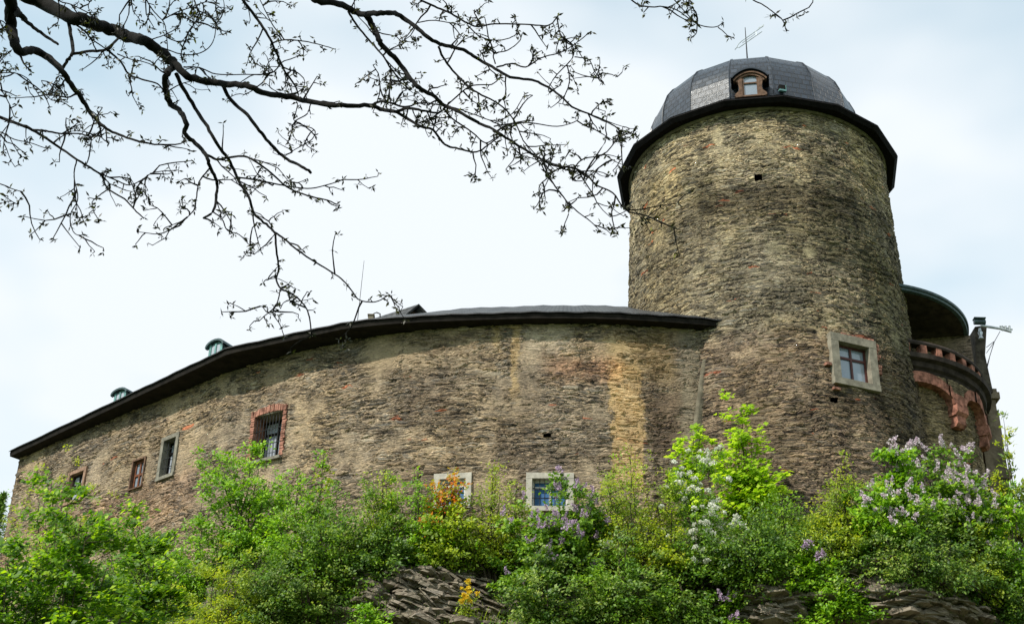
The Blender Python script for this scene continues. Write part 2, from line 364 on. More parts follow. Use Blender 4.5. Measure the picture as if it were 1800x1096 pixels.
# ---------------------------------------------------------------- dense wall grids with openings
def dense(name, us, zs, fn, holes, m, parent):
    def lines(a, brk):
        for b in brk:
            i = int(np.argmin(np.abs(a - b))); a[i] = b
        return np.unique(a)
    us = lines(us.copy(), [h[0] for h in holes] + [h[1] for h in holes]); zs = lines(zs.copy(), [h[2] for h in holes] + [h[3] for h in holes])
    UU, ZZ = np.meshgrid(us, zs); V = fn(UU.ravel(), ZZ.ravel()); nu = len(us)
    jj, ii = np.meshgrid(np.arange(nu - 1), np.arange(len(zs) - 1)); jj, ii = jj.ravel(), ii.ravel()
    cu, cz = (us[jj] + us[jj + 1]) / 2, (zs[ii] + zs[ii + 1]) / 2; keep = np.ones(len(cu), bool)
    for h in holes: keep &= ~((cu > h[0]) & (cu < h[1]) & (cz > h[2]) & (cz < h[3]))
    jj, ii = jj[keep], ii[keep]; a = ii * nu + jj
    return quads_mesh(name, V, np.stack([a, a + 1, a + nu + 1, a + nu], 1), m, parent, np.stack([UU.ravel(), ZZ.ravel()], 1), True)

def quad_of(f, pts):
    q = [f(*p) for p in pts]                       # top-left, top-right, bottom-right, bottom-left
    u0 = (q[0][0] + q[3][0]) / 2; u1 = (q[1][0] + q[2][0]) / 2; z1 = (q[0][1] + q[1][1]) / 2; z0 = (q[2][1] + q[3][1]) / 2
    return u0, u1, z0, z1

def make_window(parent, o, t, n, w_, h_, fr, surround, sashm, panem, depth=.32, fw_=.16, sill=False, cross=.62, grille=0, proud=.05, bricks=False, bars_h=2, sash_w=.045, mull=1, pane_dark=None, label=None):
    """o = centre of the opening on the wall face, t along, n outward; w_/h_ clear opening; fr = surround width"""
    Z = Vector((0, 0, 1)); a, b = w_ / 2, h_ / 2; s = MB()
    if bricks:
        rr = random.Random(5); z = -b - .02
        while z < b + .02:
            for sg in (-1, 1):
                l = fr * rr.uniform(.85, 1.15); x0, x1 = (a, a + l) if sg > 0 else (-a - l, -a)
                s.box(o, t, n, Z, (x0, -depth - .12, z + .008), (x1, proud - .02 + rr.uniform(-.02, .01), z + .075))
            z += .085
        x = -a - fr
        while x < a + fr - .05:
            k = .10 * (1 - (x / a) ** 2) if abs(x) < a else 0
            s.box(o, t, n, Z, (x + .006, -depth - .12, b + .0 + k * .5), (x + .078, proud + rr.uniform(-.03, .015), b + .2 + k + rr.uniform(-.015, .015)))
            x += .086
        s.box(o, t, n, Z, (-a - .1, -depth - .12, -b - .12), (a + .1, proud + .05, -b - .021), 1)
        for x0, x1 in ((-a - fr * .8, -a - .006), (a + .006, a + fr * .8)): s.box(o, t, n, Z, (x0, -depth - .11, -b - .02), (x1, proud - .05, b), 2)
        s.box(o, t, n, Z, (-a - fr * .7, -depth - .11, b + .006), (a + fr * .7, proud - .05, b + .18), 2)
        win = s.build('window', [surround, M['darkstone'], M['greystone']], parent)
    else:
        rr = random.Random(int(o.x * 100)); j = lambda: rr.uniform(-.006, .006)
        s.box(o, t, n, Z, (-a - fr, -depth - .12, b), (a + fr, proud + j(), b + fr))
        s.box(o, t, n, Z, (-a - fr, -depth - .12, -b), (-a, proud - .004, b)); s.box(o, t, n, Z, (a, -depth - .12, -b), (a + fr, proud - .006, b))
        s.box(o, t, n, Z, (-a - fr, -depth - .12, -b - fr * .8), (a + fr, proud + .02, -b))
        win = s.build('window', surround, parent)
    if label: win['label'] = label
    fm = MB(); y0, y1 = -depth, -depth + .06; sw = sash_w
    for (x0, x1) in ((-a, -a + sw), (a - sw, a)): fm.box(o, t, n, Z, (x0, y0, -b), (x1, y1, b))
    fm.box(o, t, n, Z, (-a + sw, y0, b - sw), (a - sw, y1, b)); fm.box(o, t, n, Z, (-a + sw, y0, -b), (a - sw, y1, -b + sw))
    zc = -b + h_ * cross
    fm.box(o, t, n, Z, (-a + sw, y0, zc - sw / 2), (a - sw, y1 + .01, zc + sw / 2))
    for k in range(mull):
        xc = -a + w_ * (k + 1) / (mull + 1)
        fm.box(o, t, n, Z, (xc - sw * .45, y0, -b + sw), (xc + sw * .45, y1 + .012, zc - sw / 2)); fm.box(o, t, n, Z, (xc - sw * .45, y0, zc + sw / 2), (xc + sw * .45, y1 + .012, b - sw))
    fm.build('sash', sashm, win)
    p = MB(); p.box(o, t, n, Z, (-a + sw * .5, y0 + .012, -b + sw * .5), (a - sw * .5, y0 + .024, b - sw * .5)); p.build('pane', panem, win)
    if grille:
        gm = MB()
        for k in range(grille):
            x = -a + w_ * (k + .5) / grille; gm.tube([o + t * x + n * -.07 + Z * -b, o + t * x + n * -.07 + Z * b], .011, 5)
        for k in range(bars_h):
            z = -b + h_ * (k + 1) / (bars_h + 1); gm.tube([o + t * -a + n * -.05 + Z * z, o + t * a + n * -.05 + Z * z], .013, 5)
        gm.build('grille', M['iron'], win)
    return win

# ================================================================ castle wing
wing = empty('castle_wing', C(14, 15.), 'long castle building with curved brown rubble wall and dark eaves, left of the tower', 'castle building')
W = []   # quad, surround width
specs = [([(125, 834), (148, 828), (141, 876), (116, 883)], .12), ([(235, 810), (254, 806), (248, 854), (228, 859)], .05),
         ([(291, 776), (312, 765), (300, 832), (278, 840)], .13), ([(446, 733), (496, 723), (493, 802), (444, 808)], .16),
         ([(772, 841), (818, 842), (818, 886), (772, 886)], .2), ([(935, 840), (998, 842), (998, 890), (935, 890)], .2)]
holes = []
for pts, fr in specs:
    q = quad_of(wuv, pts); W.append(q); k = fr * .6
    holes.append((q[0] - k, q[1] + k, q[2] - k, q[3] + k))
hp = wuv(962, 765); holes.append((hp[0] - .12, hp[0] + .12, hp[1] - .06, hp[1] + .07))
def wing_fn(u, z):
    x = np.interp(u, US, PL[:, 0]); y = np.interp(u, US, PL[:, 1]); return np.stack([x, y, z], 1)
dense('wall', np.arange(0, ULEN, .052), np.arange(14.8, ZW + .06, .045), wing_fn, holes, M['wing'], wing)
sw_ = MB(); c0 = C(0); back = Vector((-12.5, 62.5, 0)); e0 = C(ULEN); be = Vector((9, 56, 0))
Lw = (back - c0).length
for A, B in ((back, c0), (be, back)):
    l = (B - A).length; sw_.face([Vector((A.x, A.y, 14.5)), Vector((B.x, B.y, 14.5)), Vector((B.x, B.y, ZW)), Vector((A.x, A.y, ZW))], [(60, 14.5), (60 + l, 14.5), (60 + l, ZW), (60, ZW)])
sw_.build('rear_wall', M['wing'], wing)
rw = MB(); rw.box(C(hp[0], hp[1], -.25), Tt(hp[0]), Nn(hp[0]), Vector((0, 0, 1)), (-.2, -.1, -.15), (.2, 0, .15)); rw.build('putlog_recess', M['hole_shade'], wing)
def fr_of(q): uc = (q[0] + q[1]) / 2; return C(uc, (q[2] + q[3]) / 2), Tt(uc), Nn(uc), q[1] - q[0], q[3] - q[2]
o_, t_, n_, w_, h_ = fr_of(W[0]); make_window(wing, o_, t_, n_, w_, h_, .13, simple('pinkish_lintel_stone', (.27, .17, .12), .9, .1), M['eave'], M['paleglass'], depth=.2, sash_w=.07, label='narrow window with pinkish stone lintel, half behind the bush')
o_, t_, n_, w_, h_ = fr_of(W[1]); make_window(wing, o_, t_, n_, w_, h_, .06, M['brownwood'], simple('reddish_brown_frame', (.14, .05, .025), .7, .2), M['glass'], depth=.16, proud=.03, sash_w=.08, cross=.5, label='small window in a red brown wooden frame')
o_, t_, n_, w_, h_ = fr_of(W[2]); make_window(wing, o_, t_, n_, w_, h_, .15, M['darkstone'], M['blackwood'], M['paleglass'], depth=.32, cross=.7, grille=2, bars_h=3, sash_w=.07, proud=.04, label='tall barred window in a grey stone surround')
o_, t_, n_, w_, h_ = fr_of(W[3]); make_window(wing, o_, t_, n_, w_, h_, .15, M['brick'], M['eave'], M['paleglass'], depth=.6, bricks=True, grille=9, bars_h=2, cross=.7, sash_w=.07, mull=1, label='deep barred window with a red brick surround')
o_, t_, n_, w_, h_ = fr_of(W[4]); w5 = make_window(wing, o_, t_, n_, w_, h_, .18, M['whitestone'], M['white'], M['blue'], depth=.16, sash_w=.06, cross=.75, label='pale framed window with a blue curtain behind the orange leaved bush')
o_, t_, n_, w_, h_ = fr_of(W[5]); w6 = make_window(wing, o_, t_, n_, w_, h_, .18, M['whitestone'], M['white'], M['blue'], depth=.24, grille=7, bars_h=2, sash_w=.06, cross=.75, label='pale framed barred window above the lilac')

# eaves and roof
def over(u): return np.interp(u, [0, 12, 18, 21, ULEN], [.5, .9, .85, .6, .5])
_k = [(0, .34)] + [(wuv(x, y)[0], o) for x, y, o in ((437, 640, 1.0), (640, 592, .8))]
def over(u):
    u = max(u, 0)
    for (u0, o0), (u1, o1) in zip(_k[:-1], _k[1:]):
        if u0 <= u <= u1:
            A, B_ = C(u0, 0, o0), C(u1, 0, o1); n = Nn(u); p = C(u); e = (B_ - A).normalized(); m_ = Vector((e.y, -e.x, 0))
            return (A - p).dot(m_) / n.dot(m_)
    return float(np.interp(u, [_k[2][0], _k[2][0] + 3, _k[2][0] + 5, ULEN], [.74, .46, .38, .38]))
ue = [float(v) for v in np.linspace(0, ULEN + .0, 70)]
def extend(u, z, d):
    if u < 0: return C(0, z, d) + Tt(0) * u
    return C(min(u, ULEN), z, d)
ue = [-.12, -.06] + ue
s = MB()
rows = [[extend(u, ZW - .02, -.3) for u in ue], [extend(u, ZW - .03, over(u)) for u in ue], [extend(u, ZW + .11, over(u) + .03) for u in ue], [extend(u, ZW + .16, over(u) + .02) for u in ue], [extend(u, ZW + .2, -.3) for u in ue]]
s.grid(rows); s.face([r[0] for r in rows]); ev = s.build('eaves', M['eave'], wing)
s = MB(); rows = []; uvs = []
SL = lambda u: math.tan(R_(np.interp(u, [0, 8, 13, 16, 20, 30], [8, 9, 14, 29, 31.5, 32])))
for k, dd in enumerate([0, .6, 1.5, 3, 4.4, 5.2]):
    rows.append([extend(u, ZW + .175 + SL(u) * min(dd, 4.4) - max(0, dd - 4.4) * .6 + .012 * math.sin(u * 7.3) + .01 * math.sin(u * 17), over(u) + .09 - dd) for u in ue]); uvs.append([(u, dd * 1.15) for u in ue])
s.grid(rows, uvs)
s.grid([[p + Vector((0, 0, -.035)) for p in rows[0]], rows[0]], [[(u, -.05) for u in ue], uvs[0]])
# far side of the roof
far = [(1 - k / (len(ue) - 1)) * 1.0 for k in range(len(ue))]
bk = [Vector((-12.9 + 21.9 * (k / (len(ue) - 1)), 63 - 6.5 * (k / (len(ue) - 1)), ZW + .1)) for k in range(len(ue))]
s.grid([rows[-1], bk], [uvs[-1], [(u, 14) for u in ue]]); s.build('roof', M['slate_wing'], wing)
s = MB(); s.face([extend(-.12, ZW + .2, -.3), extend(-.12, ZW + .2 + SL(0) * 4, -4.4), bk[0]]); s.build('roof_verge', M['eave'], wing)
# cement fillet where the wing meets the tower
uj, _ = wuv(1240, 600); s = MB()
pts = [(1243, 572), (1241, 620), (1236, 650), (1230, 690), (1225, 730), (1221, 780), (1218, 830)]
cl = []
for x, y in pts:
    u, z = wuv(x, y); cl.append((u, z))
rl = []
for k, off in enumerate((-.10, -.03, .03, .4)):
    rl.append([C(u + off + .02 * math.sin(z * 9), z, (.04, .095, .09, -.04)[k]) for u, z in cl])
s.grid(rl); s.build('mortar_fillet', M['cement'], wing, True)
# two little roof dormers
def roof_dormer(px, py, wd, ht, F0):
    p = at(px, py, F0); u, _ = wuv(px, py); t, n, Z = Tt(u), Nn(u), Vector((0, 0, 1)); a = wd / 2
    n = (n + Vector((.15, 0, 0))).normalized(); t = Vector((-n.y, n.x, 0)) if False else Vector((n.y * -1, n.x, 0)) * -1
    t = Vector((-n.y, n.x, 0)); 
    s = MB(); s.box(p, t, n, Z, (-a, -1.6, -ht - .5), (a, 0, -ht * .3))
    d = s.build('dormer', M['darkcopper'], wing)
    s = MB(); r1 = []; r2_ = []; r3 = []
    for k in range(9):
        an = math.pi * k / 8; x = -math.cos(an) * (a + .12); z = math.sin(an) * ht * .42 - ht * .34
        r1.append(p + t * x + Z * z + n * .14); r2_.append(p + t * x * .9 + Z * (z - .07) + n * .14); r3.append(p + t * x + Z * z - n * 1.6)
    s.grid([r2_, r1, r3]); s.grid([[q - n * .12 for q in r2_], r2_]); s.build('dormer_roof', M['darkcopper'], d)
    s = MB()
    s.face([p + t * x + Z * z - n * .0 + n * .004 for x, z in [(-a, -ht * .3 - .0), (a, -ht * .3), (a * .75, -.12), (0, ht * .05), (-a * .75, -.12)]]); s.build('dormer_face', M['copper'], d)
    s = MB()
    for sx in (-1, 1):
        s.box(p, t, n, Z, (sx * .04 if sx > 0 else -a * .62, .008, -ht), (a * .62 if sx > 0 else -.04, .02, -.14))
    s.build('pane', M['paleglass'], d)
    s = MB(); s.box(p, t, n, Z, (-.035, .008, -ht), (.035, .05, -.1)); s.box(p, t, n, Z, (-a, .008, -ht), (-a * .66, .04, -.1)); s.box(p, t, n, Z, (a * .66, .008, -ht), (a, .04, -.1)); s.build('dormer_frame', M['copper'], d)
roof_dormer(382, 600, .62, .62, 46.2); roof_dormer(214, 685, .6, .5, 49.6)
# small gabled roof on the wing
s = MB(); pk = at(722, 541, 46.0); pk2 = pk + Vector((-2.6, 1.6, -.15)); lf = at(676, 566, 46.0); rt = at(748, 556, 46.0); lf = lf + Vector((0, 0, -.3)); rt = rt + Vector((0, 0, -.3))
sh = Vector((-2.6, 1.6, -.1)); up_ = Vector((0, 0, .06))
s.face([lf, rt, pk]); gb = s.build('roof_gable', simple('brown_gable_boards', (.10, .07, .05)), wing)
s = MB(); fwd = Vector((.3, -.2, 0))
s.face([lf + fwd + up_, pk + fwd + up_, pk + sh + up_, lf + sh + up_], [(0, 0), (0, 1), (3, 1), (3, 0)]); s.face([rt + fwd + up_, rt + sh + up_, pk + sh + up_, pk + fwd + up_], [(0, 0), (3, 0), (3, 1), (0, 1)])
s.tube([lf + fwd + up_ * .5, pk + fwd + up_ * .5, rt + fwd + up_ * .5], .05, 4); s.build('gable_slates', M['slate_wing'], gb)
s = MB(); q = at(652, 562, 44.8); s.box(q, Vector((1, 0, 0)), Vector((0, 1, 0)), Vector((0, 0, 1)), (-.09, -.09, -.6), (.09, .09, .14)); s.box(q, Vector((1, 0, 0)), Vector((0, 1, 0)), Vector((0, 0, 1)), (-.12, -.12, .141), (.12, .12, .18)); s.build('vent_pipe', M['cement'], wing)
s = MB(); A, B = at(628, 568, 43.6), at(640, 458, 43.6); s.tube([A - Vector((0, 0, .4)), A, B], [.014, .013, .007], 5); s.build('lightning_rod', M['iron'], wing)
for x, y in ((947, 543), (662, 551), (950, 541)):
    q = at(x, y, 45.2); s = MB(); s.tube([q + Vector((-.12, 0, -.3)), q + Vector((-.1, 0, 0)), q + Vector((0, 0, .05)), q + Vector((.12, 0, 0)), q + Vector((.14, 0, -.3))], .025, 5); s.build('roof_hook', M['iron'], wing)

# ================================================================ round tower
tower = empty('round_tower', (TC.x, TC.y, 15), 'tall round rubble stone tower with a black slate bell shaped roof', 'tower')
RU = 4.8
tq = quad_of(tuv, [(1470, 603), (1524, 613), (1531, 678), (1475, 665)])
fr = .27
th_holes = [((tq[0]) * RU - .12, (tq[1]) * RU + .12, tq[2] - .12, tq[3] + .12)]
hole_pts = [(1333, 312, .13, .13), (1466, 702, .12, .08)]
for x, y, a, b in hole_pts:
    ph, z = tuv(x, y); th_holes.append((ph * RU - a, ph * RU + a, z - b, z + b))
def tower_fn(u, z):
    ph = u / RU; r = 4.6 + .031 * (ZT - z); return np.stack([TC.x + r * np.sin(ph), TC.y - r * np.cos(ph), z], 1)
uu = np.concatenate([np.arange(-1.95 * RU, 1.95 * RU, .055), np.linspace(1.95 * RU, (2 * math.pi - 1.95) * RU, 60)])
dense('wall', uu, np.arange(13.5, ZT + .3, .048), tower_fn, th_holes, M['tower'], tower)
def tframe(ph, z):
    return T(ph, z), Vector((math.cos(ph), math.sin(ph), 0)), Vector((math.sin(ph), -math.cos(ph), 0))
for x, y, a, b in hole_pts:
    ph, z = tuv(x, y); o_, t_, n_ = tframe(ph, z); s = MB(); s.box(o_ + n_ * -.4, t_, n_, Vector((0, 0, 1)), (-a * 1.5, -.1, -b * 1.5), (a * 1.5, .02, b * 1.5)); s.build('putlog_recess', M['hole_shade'], tower)
pc = (tq[0] + tq[1]) / 2; o_, t_, n_ = tframe(pc, (tq[2] + tq[3]) / 2)
tw = make_window(tower, o_, t_, n_, (tq[1] - tq[0]) * RU, tq[3] - tq[2], fr, M['greystone'], M['redwood'], M['glass'], depth=.2, proud=.1, sash_w=.075, cross=.66, label='window in a thick grey stone surround with dark red frames')
def lb(*a):
    s = MB(); s.box(*a); s.build('loose_brick', M['brick'], tower)
rr = random.Random(3)     # loose red bricks packed round the surround
a, b = (tq[1] - tq[0]) * RU / 2 + fr, (tq[3] - tq[2]) / 2 + fr
for k in range(9):
    z = b - .1 - k * .12; 
    if rr.random() < .8: lb(o_, t_, n_, Vector((0, 0, 1)), (a + .004, -.2, z - .05), (a + rr.uniform(.08, .2), .04, z + .04))
for k in range(6): lb(o_, t_, n_, Vector((0, 0, 1)), (-a + .45 + k * .2, -.2, b + .004), (-a + .62 + k * .2, .05, b + rr.uniform(.05, .1)))
lb(o_, t_, n_, Vector((0, 0, 1)), (-a - .02, -.2, -b - .14), (-a + .22, .06, -b - .06)); lb(o_, t_, n_, Vector((0, 0, 1)), (-a - .2, -.2, -.25), (-a - .03, .06, -.16))
# black boxed eaves, sixteen sided
NS = 16; OFF = R_(11.25 - 10)
def ringp(r, z, off=OFF): return [Vector((TC.x + r * math.sin(k * 2 * math.pi / NS + off), TC.y - r * math.cos(k * 2 * math.pi / NS + off), z)) for k in range(NS)]
def circ(r, z, n=64): return [Vector((TC.x + r * math.sin(k * 2 * math.pi / n), TC.y - r * math.cos(k * 2 * math.pi / n), z)) for k in range(n)]
s = MB(); s.grid([ringp(4.3, 31.05), ringp(5.02, 30.98), ringp(5.14, 31.12), ringp(5.1, 31.2), ringp(4.6, 31.34)], close=True)
s.build('eaves', M['blackwood'], tower)
s = MB(); s.grid([circ(4.62, 30.93), circ(4.68, 30.96), circ(4.69, 31.02), circ(4.3, 31.04)], close=True); s.build('mortar_ring', M['cement'], tower)
prof = [(r * (.98 if z > 31.6 else 1.), z) for r, z in [(5.12, 31.2), (4.75, 31.33), (4.35, 31.52), (4.12, 31.78), (4.02, 32.15), (3.98, 32.6), (3.95, 33.05), (3.87, 33.45), (3.72, 33.85), (3.48, 34.2), (3.15, 34.48), (2.4, 34.85), (1.4, 35.3), (.5, 35.9), (.12, 36.6)]]
s = MB()
for k in range(NS):
    a0, a1 = k * 2 * math.pi / NS + OFF, (k + 1) * 2 * math.pi / NS + OFF; nsub = 5; rows = []; uvs = []; dist = 0
    for i, (r, z) in enumerate(prof):
        if i: dist += math.hypot(r - prof[i - 1][0], z - prof[i - 1][1])
        A = Vector((TC.x + r * math.sin(a0), TC.y - r * math.cos(a0), z)); B = Vector((TC.x + r * math.sin(a1), TC.y - r * math.cos(a1), z)); wv = (B - A).length
        rows.append([A.lerp(B, j / nsub) for j in range(nsub + 1)]); uvs.append([((j / nsub - .5) * wv + k * 3.3, dist) for j in range(nsub + 1)])
    s.grid(rows, uvs)
roof = s.build('roof', M['slate'], tower)
for k in range(NS):      # lapped hips
    pass
s = MB()
for k in range(NS):
    a0 = k * 2 * math.pi / NS + OFF
    s.tube([Vector((TC.x + (r + .005) * math.sin(a0), TC.y - (r + .005) * math.cos(a0), z + .005)) for r, z in prof[1:]], .022, 5)
s.build('hip_tiles', M['slate'], tower)
# roof dormer with carved wooden surround
dph = R_(-10 + 11.25 + 0)
dcen = at(1319, 150, 41.2)
phd = math.atan2(dcen.x - TC.x, -(dcen.y - TC.y)); phd = OFF - R_(11.25)
n_ = Vector((math.sin(phd), -math.cos(phd), 0)); t_ = Vector((math.cos(phd), math.sin(phd), 0)); Z = Vector((0, 0, 1))
o_ = Vector((TC.x, TC.y, 0)) + n_ * 4.3; dd = unp(1319, 152)
lam = (o_.dot(n_)) / Vector((dd.x, dd.y, 0)).dot(n_); o_ = dd * lam
s = MB(); s.box(o_, t_, n_, Z, (-.42, -1.2, -.5), (.42, -.02, .42)); dorm = s.build('dormer', M['slate'], tower)
def arcpts(a, h0, rise, n, y, k=1.):
    return [o_ + t_ * (-a + 2 * a * i / n) + Z * (h0 + rise * math.sin(math.pi * (i / n)) ** .8) + n_ * y for i in range(n + 1)]
s = MB()
s.grid([arcpts(.62, .28, .36, 12, .2), arcpts(.66, .31, .40, 12, .2), arcpts(.66, .33, .42, 12, -1.3)]); s.grid([arcpts(.62, .28, .36, 12, .2), arcpts(.60, .27, .33, 12, -.9)])
s.build('dormer_roof', M['slate'], dorm)
s = MB()
for (a, h, ri, y0, y1, tk) in ((.56, .25, .33, .02, .14, .06), (.48, .22, .28, .0, .09, .06)):
    A, B = arcpts(a, h - tk, ri, 12, y1), arcpts(a + .02, h, ri, 12, y1); Cc, D = arcpts(a, h - tk, ri, 12, y0 - .1), arcpts(a + .02, h, ri, 12, y0 - .1)
    s.grid([Cc, A, B, D])
for sg in (-1, 1):        # scrolled side brackets
    L_ = [(.27, .30), (.27, -.42), (.50, -.48), (.56, -.42), (.52, -.34), (.42, -.24), (.38, -.1), (.42, .12), (.44, .30)]
    P0 = [o_ + t_ * (sg * x) + Z * z + n_ * .09 for x, z in L_]; P1 = [p - n_ * .16 for p in P0]
    s.face(P0 if sg > 0 else P0[::-1]); s.grid([P0, P1], close=True)
s.box(o_, t_, n_, Z, (-.5, -.06, -.52), (.5, .14, -.46)); s.build('dormer_surround', M['brownwood'], dorm)
s = MB(); s.box(o_, t_, n_, Z, (-.27, -.02, -.44), (.27, .0, .42)); s.build('pane', M['glass'], dorm)
s = MB()
for b in ((-.27, -.22, -.46, .36), (.22, .27, -.46, .36)): s.box(o_, t_, n_, Z, (b[0], .001, b[2]), (b[1], .05, b[3]))
s.box(o_, t_, n_, Z, (-.22, .001, -.455), (.22, .048, -.40)); s.box(o_, t_, n_, Z, (-.22, .001, .10), (.22, .048, .15)); s.build('dormer_sash', M['brownwood'], dorm)
# small hatch in the slates: closed block, the dark of its opening is painted
hd = unp(1375, 154); ph2 = OFF + R_(11.25); n2 = Vector((math.sin(ph2), -math.cos(ph2), 0)); t2 = Vector((math.cos(ph2), math.sin(ph2), 0))
o2 = Vector((TC.x, TC.y, 0)) + n2 * 3.95; o2 = hd * (o2.dot(n2) / Vector((hd.x, hd.y, 0)).dot(n2))
s = MB(); s.box(o2, t2, n2, Z, (-.11, -.1, -.1), (.11, .03, .1)); s.build('roof_hatch', M['hole_shade'], tower)
s = MB(); s.box(o2, t2, n2, Z, (-.13, -.05, -.17), (.13, .05, -.105)); s.box(o2, t2, n2, Z, (.111, -.05, -.1), (.13, .05, .1)); s.build('hatch_flashing', M['copper'], tower)
# weather vane
AX = Vector((TC.x, TC.y, 0)); s = MB()
s.tube([AX + Z * 36.4, AX + Z * 38.45], [.035, .014], 6); vane = s.build('weather_vane', M['iron'], tower)
s = MB(); vd = Vector((.6, -.8, 0)); v0 = AX + Z * 37.75
s.tube([v0 - vd * .62 - Z * .02, v0 - vd * .5 + Z * .02, v0 - vd * .42 + Z * .12, v0 - vd * .25 + Z * .16, v0 + vd * .9 + Z * .16], .016, 5)
s.tube([v0 - vd * .5 + Z * .02, v0 - vd * .4 - Z * .06, v0 - vd * .25 - Z * .06, v0 + vd * .85 - Z * .06], .016, 5)
s.tube([v0 - vd * .2 + Z * .05, v0 + vd * .55 + Z * .05], .012, 5); s.tube([v0 + vd * .55 - Z * .05, v0 + vd * .55 + Z * .15], .014, 5)
s.face([v0 + vd * .6 + Z * .15, v0 + vd * .95 + Z * .12, v0 + vd * 1.0 + Z * .22, v0 + vd * .7 + Z * .24]); s.build('vane_arrow', M['metal'], vane)


# ================================================================ round bastion with balcony, behind the tower on the right
BC = Vector((12.2, 47.0, 0)); BR = 4.05
def B(deg, z, r): a = R_(deg); return Vector((BC.x + r * math.sin(a), BC.y - r * math.cos(a), z))
def bfr(deg, z, r): a = R_(deg); return B(deg, z, r), Vector((math.cos(a), math.sin(a), 0)), Vector((math.sin(a), -math.cos(a), 0))
bast = empty('round_bastion', (BC.x, BC.y, 14), 'round bastion with red sandstone arched balcony and dark canopy, behind the round tower', 'bastion')
def b_fn(u, z): ph = u / BR; return np.stack([BC.x + BR * np.sin(ph), BC.y - BR * np.cos(ph), z], 1)
dense('wall', np.arange(-.6 * BR, 2.1 * BR, .06), np.arange(14, 22.4, .055), b_fn, [], M['bastion'], bast)
# cornice ring
def ring_part(name, pr_, m, d0=-40, d1=115, st=3, parent=bast):
    s = MB(); rows = [[B(d, z, r) for d in range(d0, d1, st)] for r, z in pr_]; s.grid(rows)
    s.face([B(d0, z, r) for r, z in pr_]); s.face([B(d1 - 1 - (d1 - 1 - d0) % st, z, r) for r, z in pr_][::-1]); return s.build(name, m, parent)
ZC = 22.75
ring_part('cornice', [(4.0, ZC - .62), (4.2, ZC - .55), (4.28, ZC - .38), (4.38, ZC - .32), (4.42, ZC - .16), (4.58, ZC - .10), (4.6, ZC + .06), (4.45, ZC + .08), (3.9, ZC + .09)], M['cornice'])
ring_part('balcony_floor', [(4.44, ZC + .1), (2.6, ZC + .11)], M['cornice'])
ring_part('parapet_rail', [(4.1, ZC + .48), (4.42, ZC + .47), (4.45, ZC + .54), (4.42, ZC + .62), (4.1, ZC + .64), (4.06, ZC + .55)], M['cornice'])
bal = None
for k, d in enumerate(range(-14, 104, 8)):
    o_, t_, n_ = bfr(d, ZC + .1, 4.3); s = MB(); s.box(o_, t_, n_, Z, (-.115, -.14, 0), (.115, .12, .42)); s.box(o_, t_, n_, Z, (-.135, -.15, 0), (.135, .13, .05))
    s.build('baluster', M['sandstone'], bast)
ring_part('parapet_back', [(3.7, ZC + .1), (3.7, ZC + .3)], M['cornice'])
# arches on corbels: spandrel band in front of the wall
corb = [36, 64, 95]; RA = 4.36
def arch_z(d):
    for a, b in ((-2, 36), (36, 64), (64, 95), (95, 120)):
        if a <= d <= b:
            t = (d - (a + b) / 2) / ((b - a) / 2 - 4.2)
            return None if abs(t) > 1 else ZC - 1.38 + .5 * math.sqrt(max(0, 1 - t * t * .98))
    return None
s = MB(); s2 = MB(); d = -14.; st = 1.0
while d < 110:
    z0, z1 = arch_z(d), arch_z(d + st); z0 = ZC - 1.38 if z0 is None else z0; z1 = ZC - 1.38 if z1 is None else z1
    e0, e1 = min(z0 + .38, ZC - .5), min(z1 + .38, ZC - .5)
    RA = 4.36 + .014 * (((int((d + 14) // 4) * 7919) % 5) - 2)
    o0, i0, o1, i1 = B(d, z0, RA), B(d, z0, BR - .05), B(d + st, z1, RA), B(d + st, z1, BR - .05)
    s.face([o0, o1, B(d + st, e1, RA), B(d, e0, RA)]); s.face([i0, i1, o1, o0])
    s2.face([B(d, e0, RA - .03), B(d + st, e1, RA - .03), B(d + st, ZC - .5, RA - .03), B(d, ZC - .5, RA - .03)], [(d * .07, e0), ((d + st) * .07, e1), ((d + st) * .07, ZC - .5), (d * .07, ZC - .5)])
    s.face([B(d, e0, RA), B(d + st, e1, RA), B(d + st, e1, RA - .1), B(d, e0, RA - .1)])
    d += st
s.build('arch_band', M['sandstone'], bast); s2.build('spandrel', M['bastion'], bast)
for d in corb[:3]:
    o_, t_, n_ = bfr(d, ZC - 1.38, BR); s = MB()
    for (w2, y1, z0, z1) in ((.28, .36, -.36, .0), (.22, .26, -.74, -.365)):
        n0 = len(s.v); s.box(o_, t_, n_, Z, (-w2, -.05, z0 + .1), (w2, y1, z1)); s.face([o_ + t_ * -w2 + n_ * y1 + Z * (z0 + .1), o_ + t_ * w2 + n_ * y1 + Z * (z0 + .1), o_ + t_ * w2 + n_ * (y1 - .1) + Z * z0, o_ + t_ * -w2 + n_ * (y1 - .1) + Z * z0])
        s.face([o_ + t_ * -w2 + n_ * (y1 - .1) + Z * z0, o_ + t_ * w2 + n_ * (y1 - .1) + Z * z0, o_ + t_ * w2 + n_ * -.05 + Z * z0, o_ + t_ * -w2 + n_ * -.05 + Z * z0])
        for sg in (-1, 1): s.face([o_ + t_ * (sg * w2) + n_ * y + Z * z for y, z in ((-.05, z0 + .1), (y1, z0 + .1), (y1 - .1, z0), (-.05, z0))])
    s.build('corbel', M['sandstone'], bast)
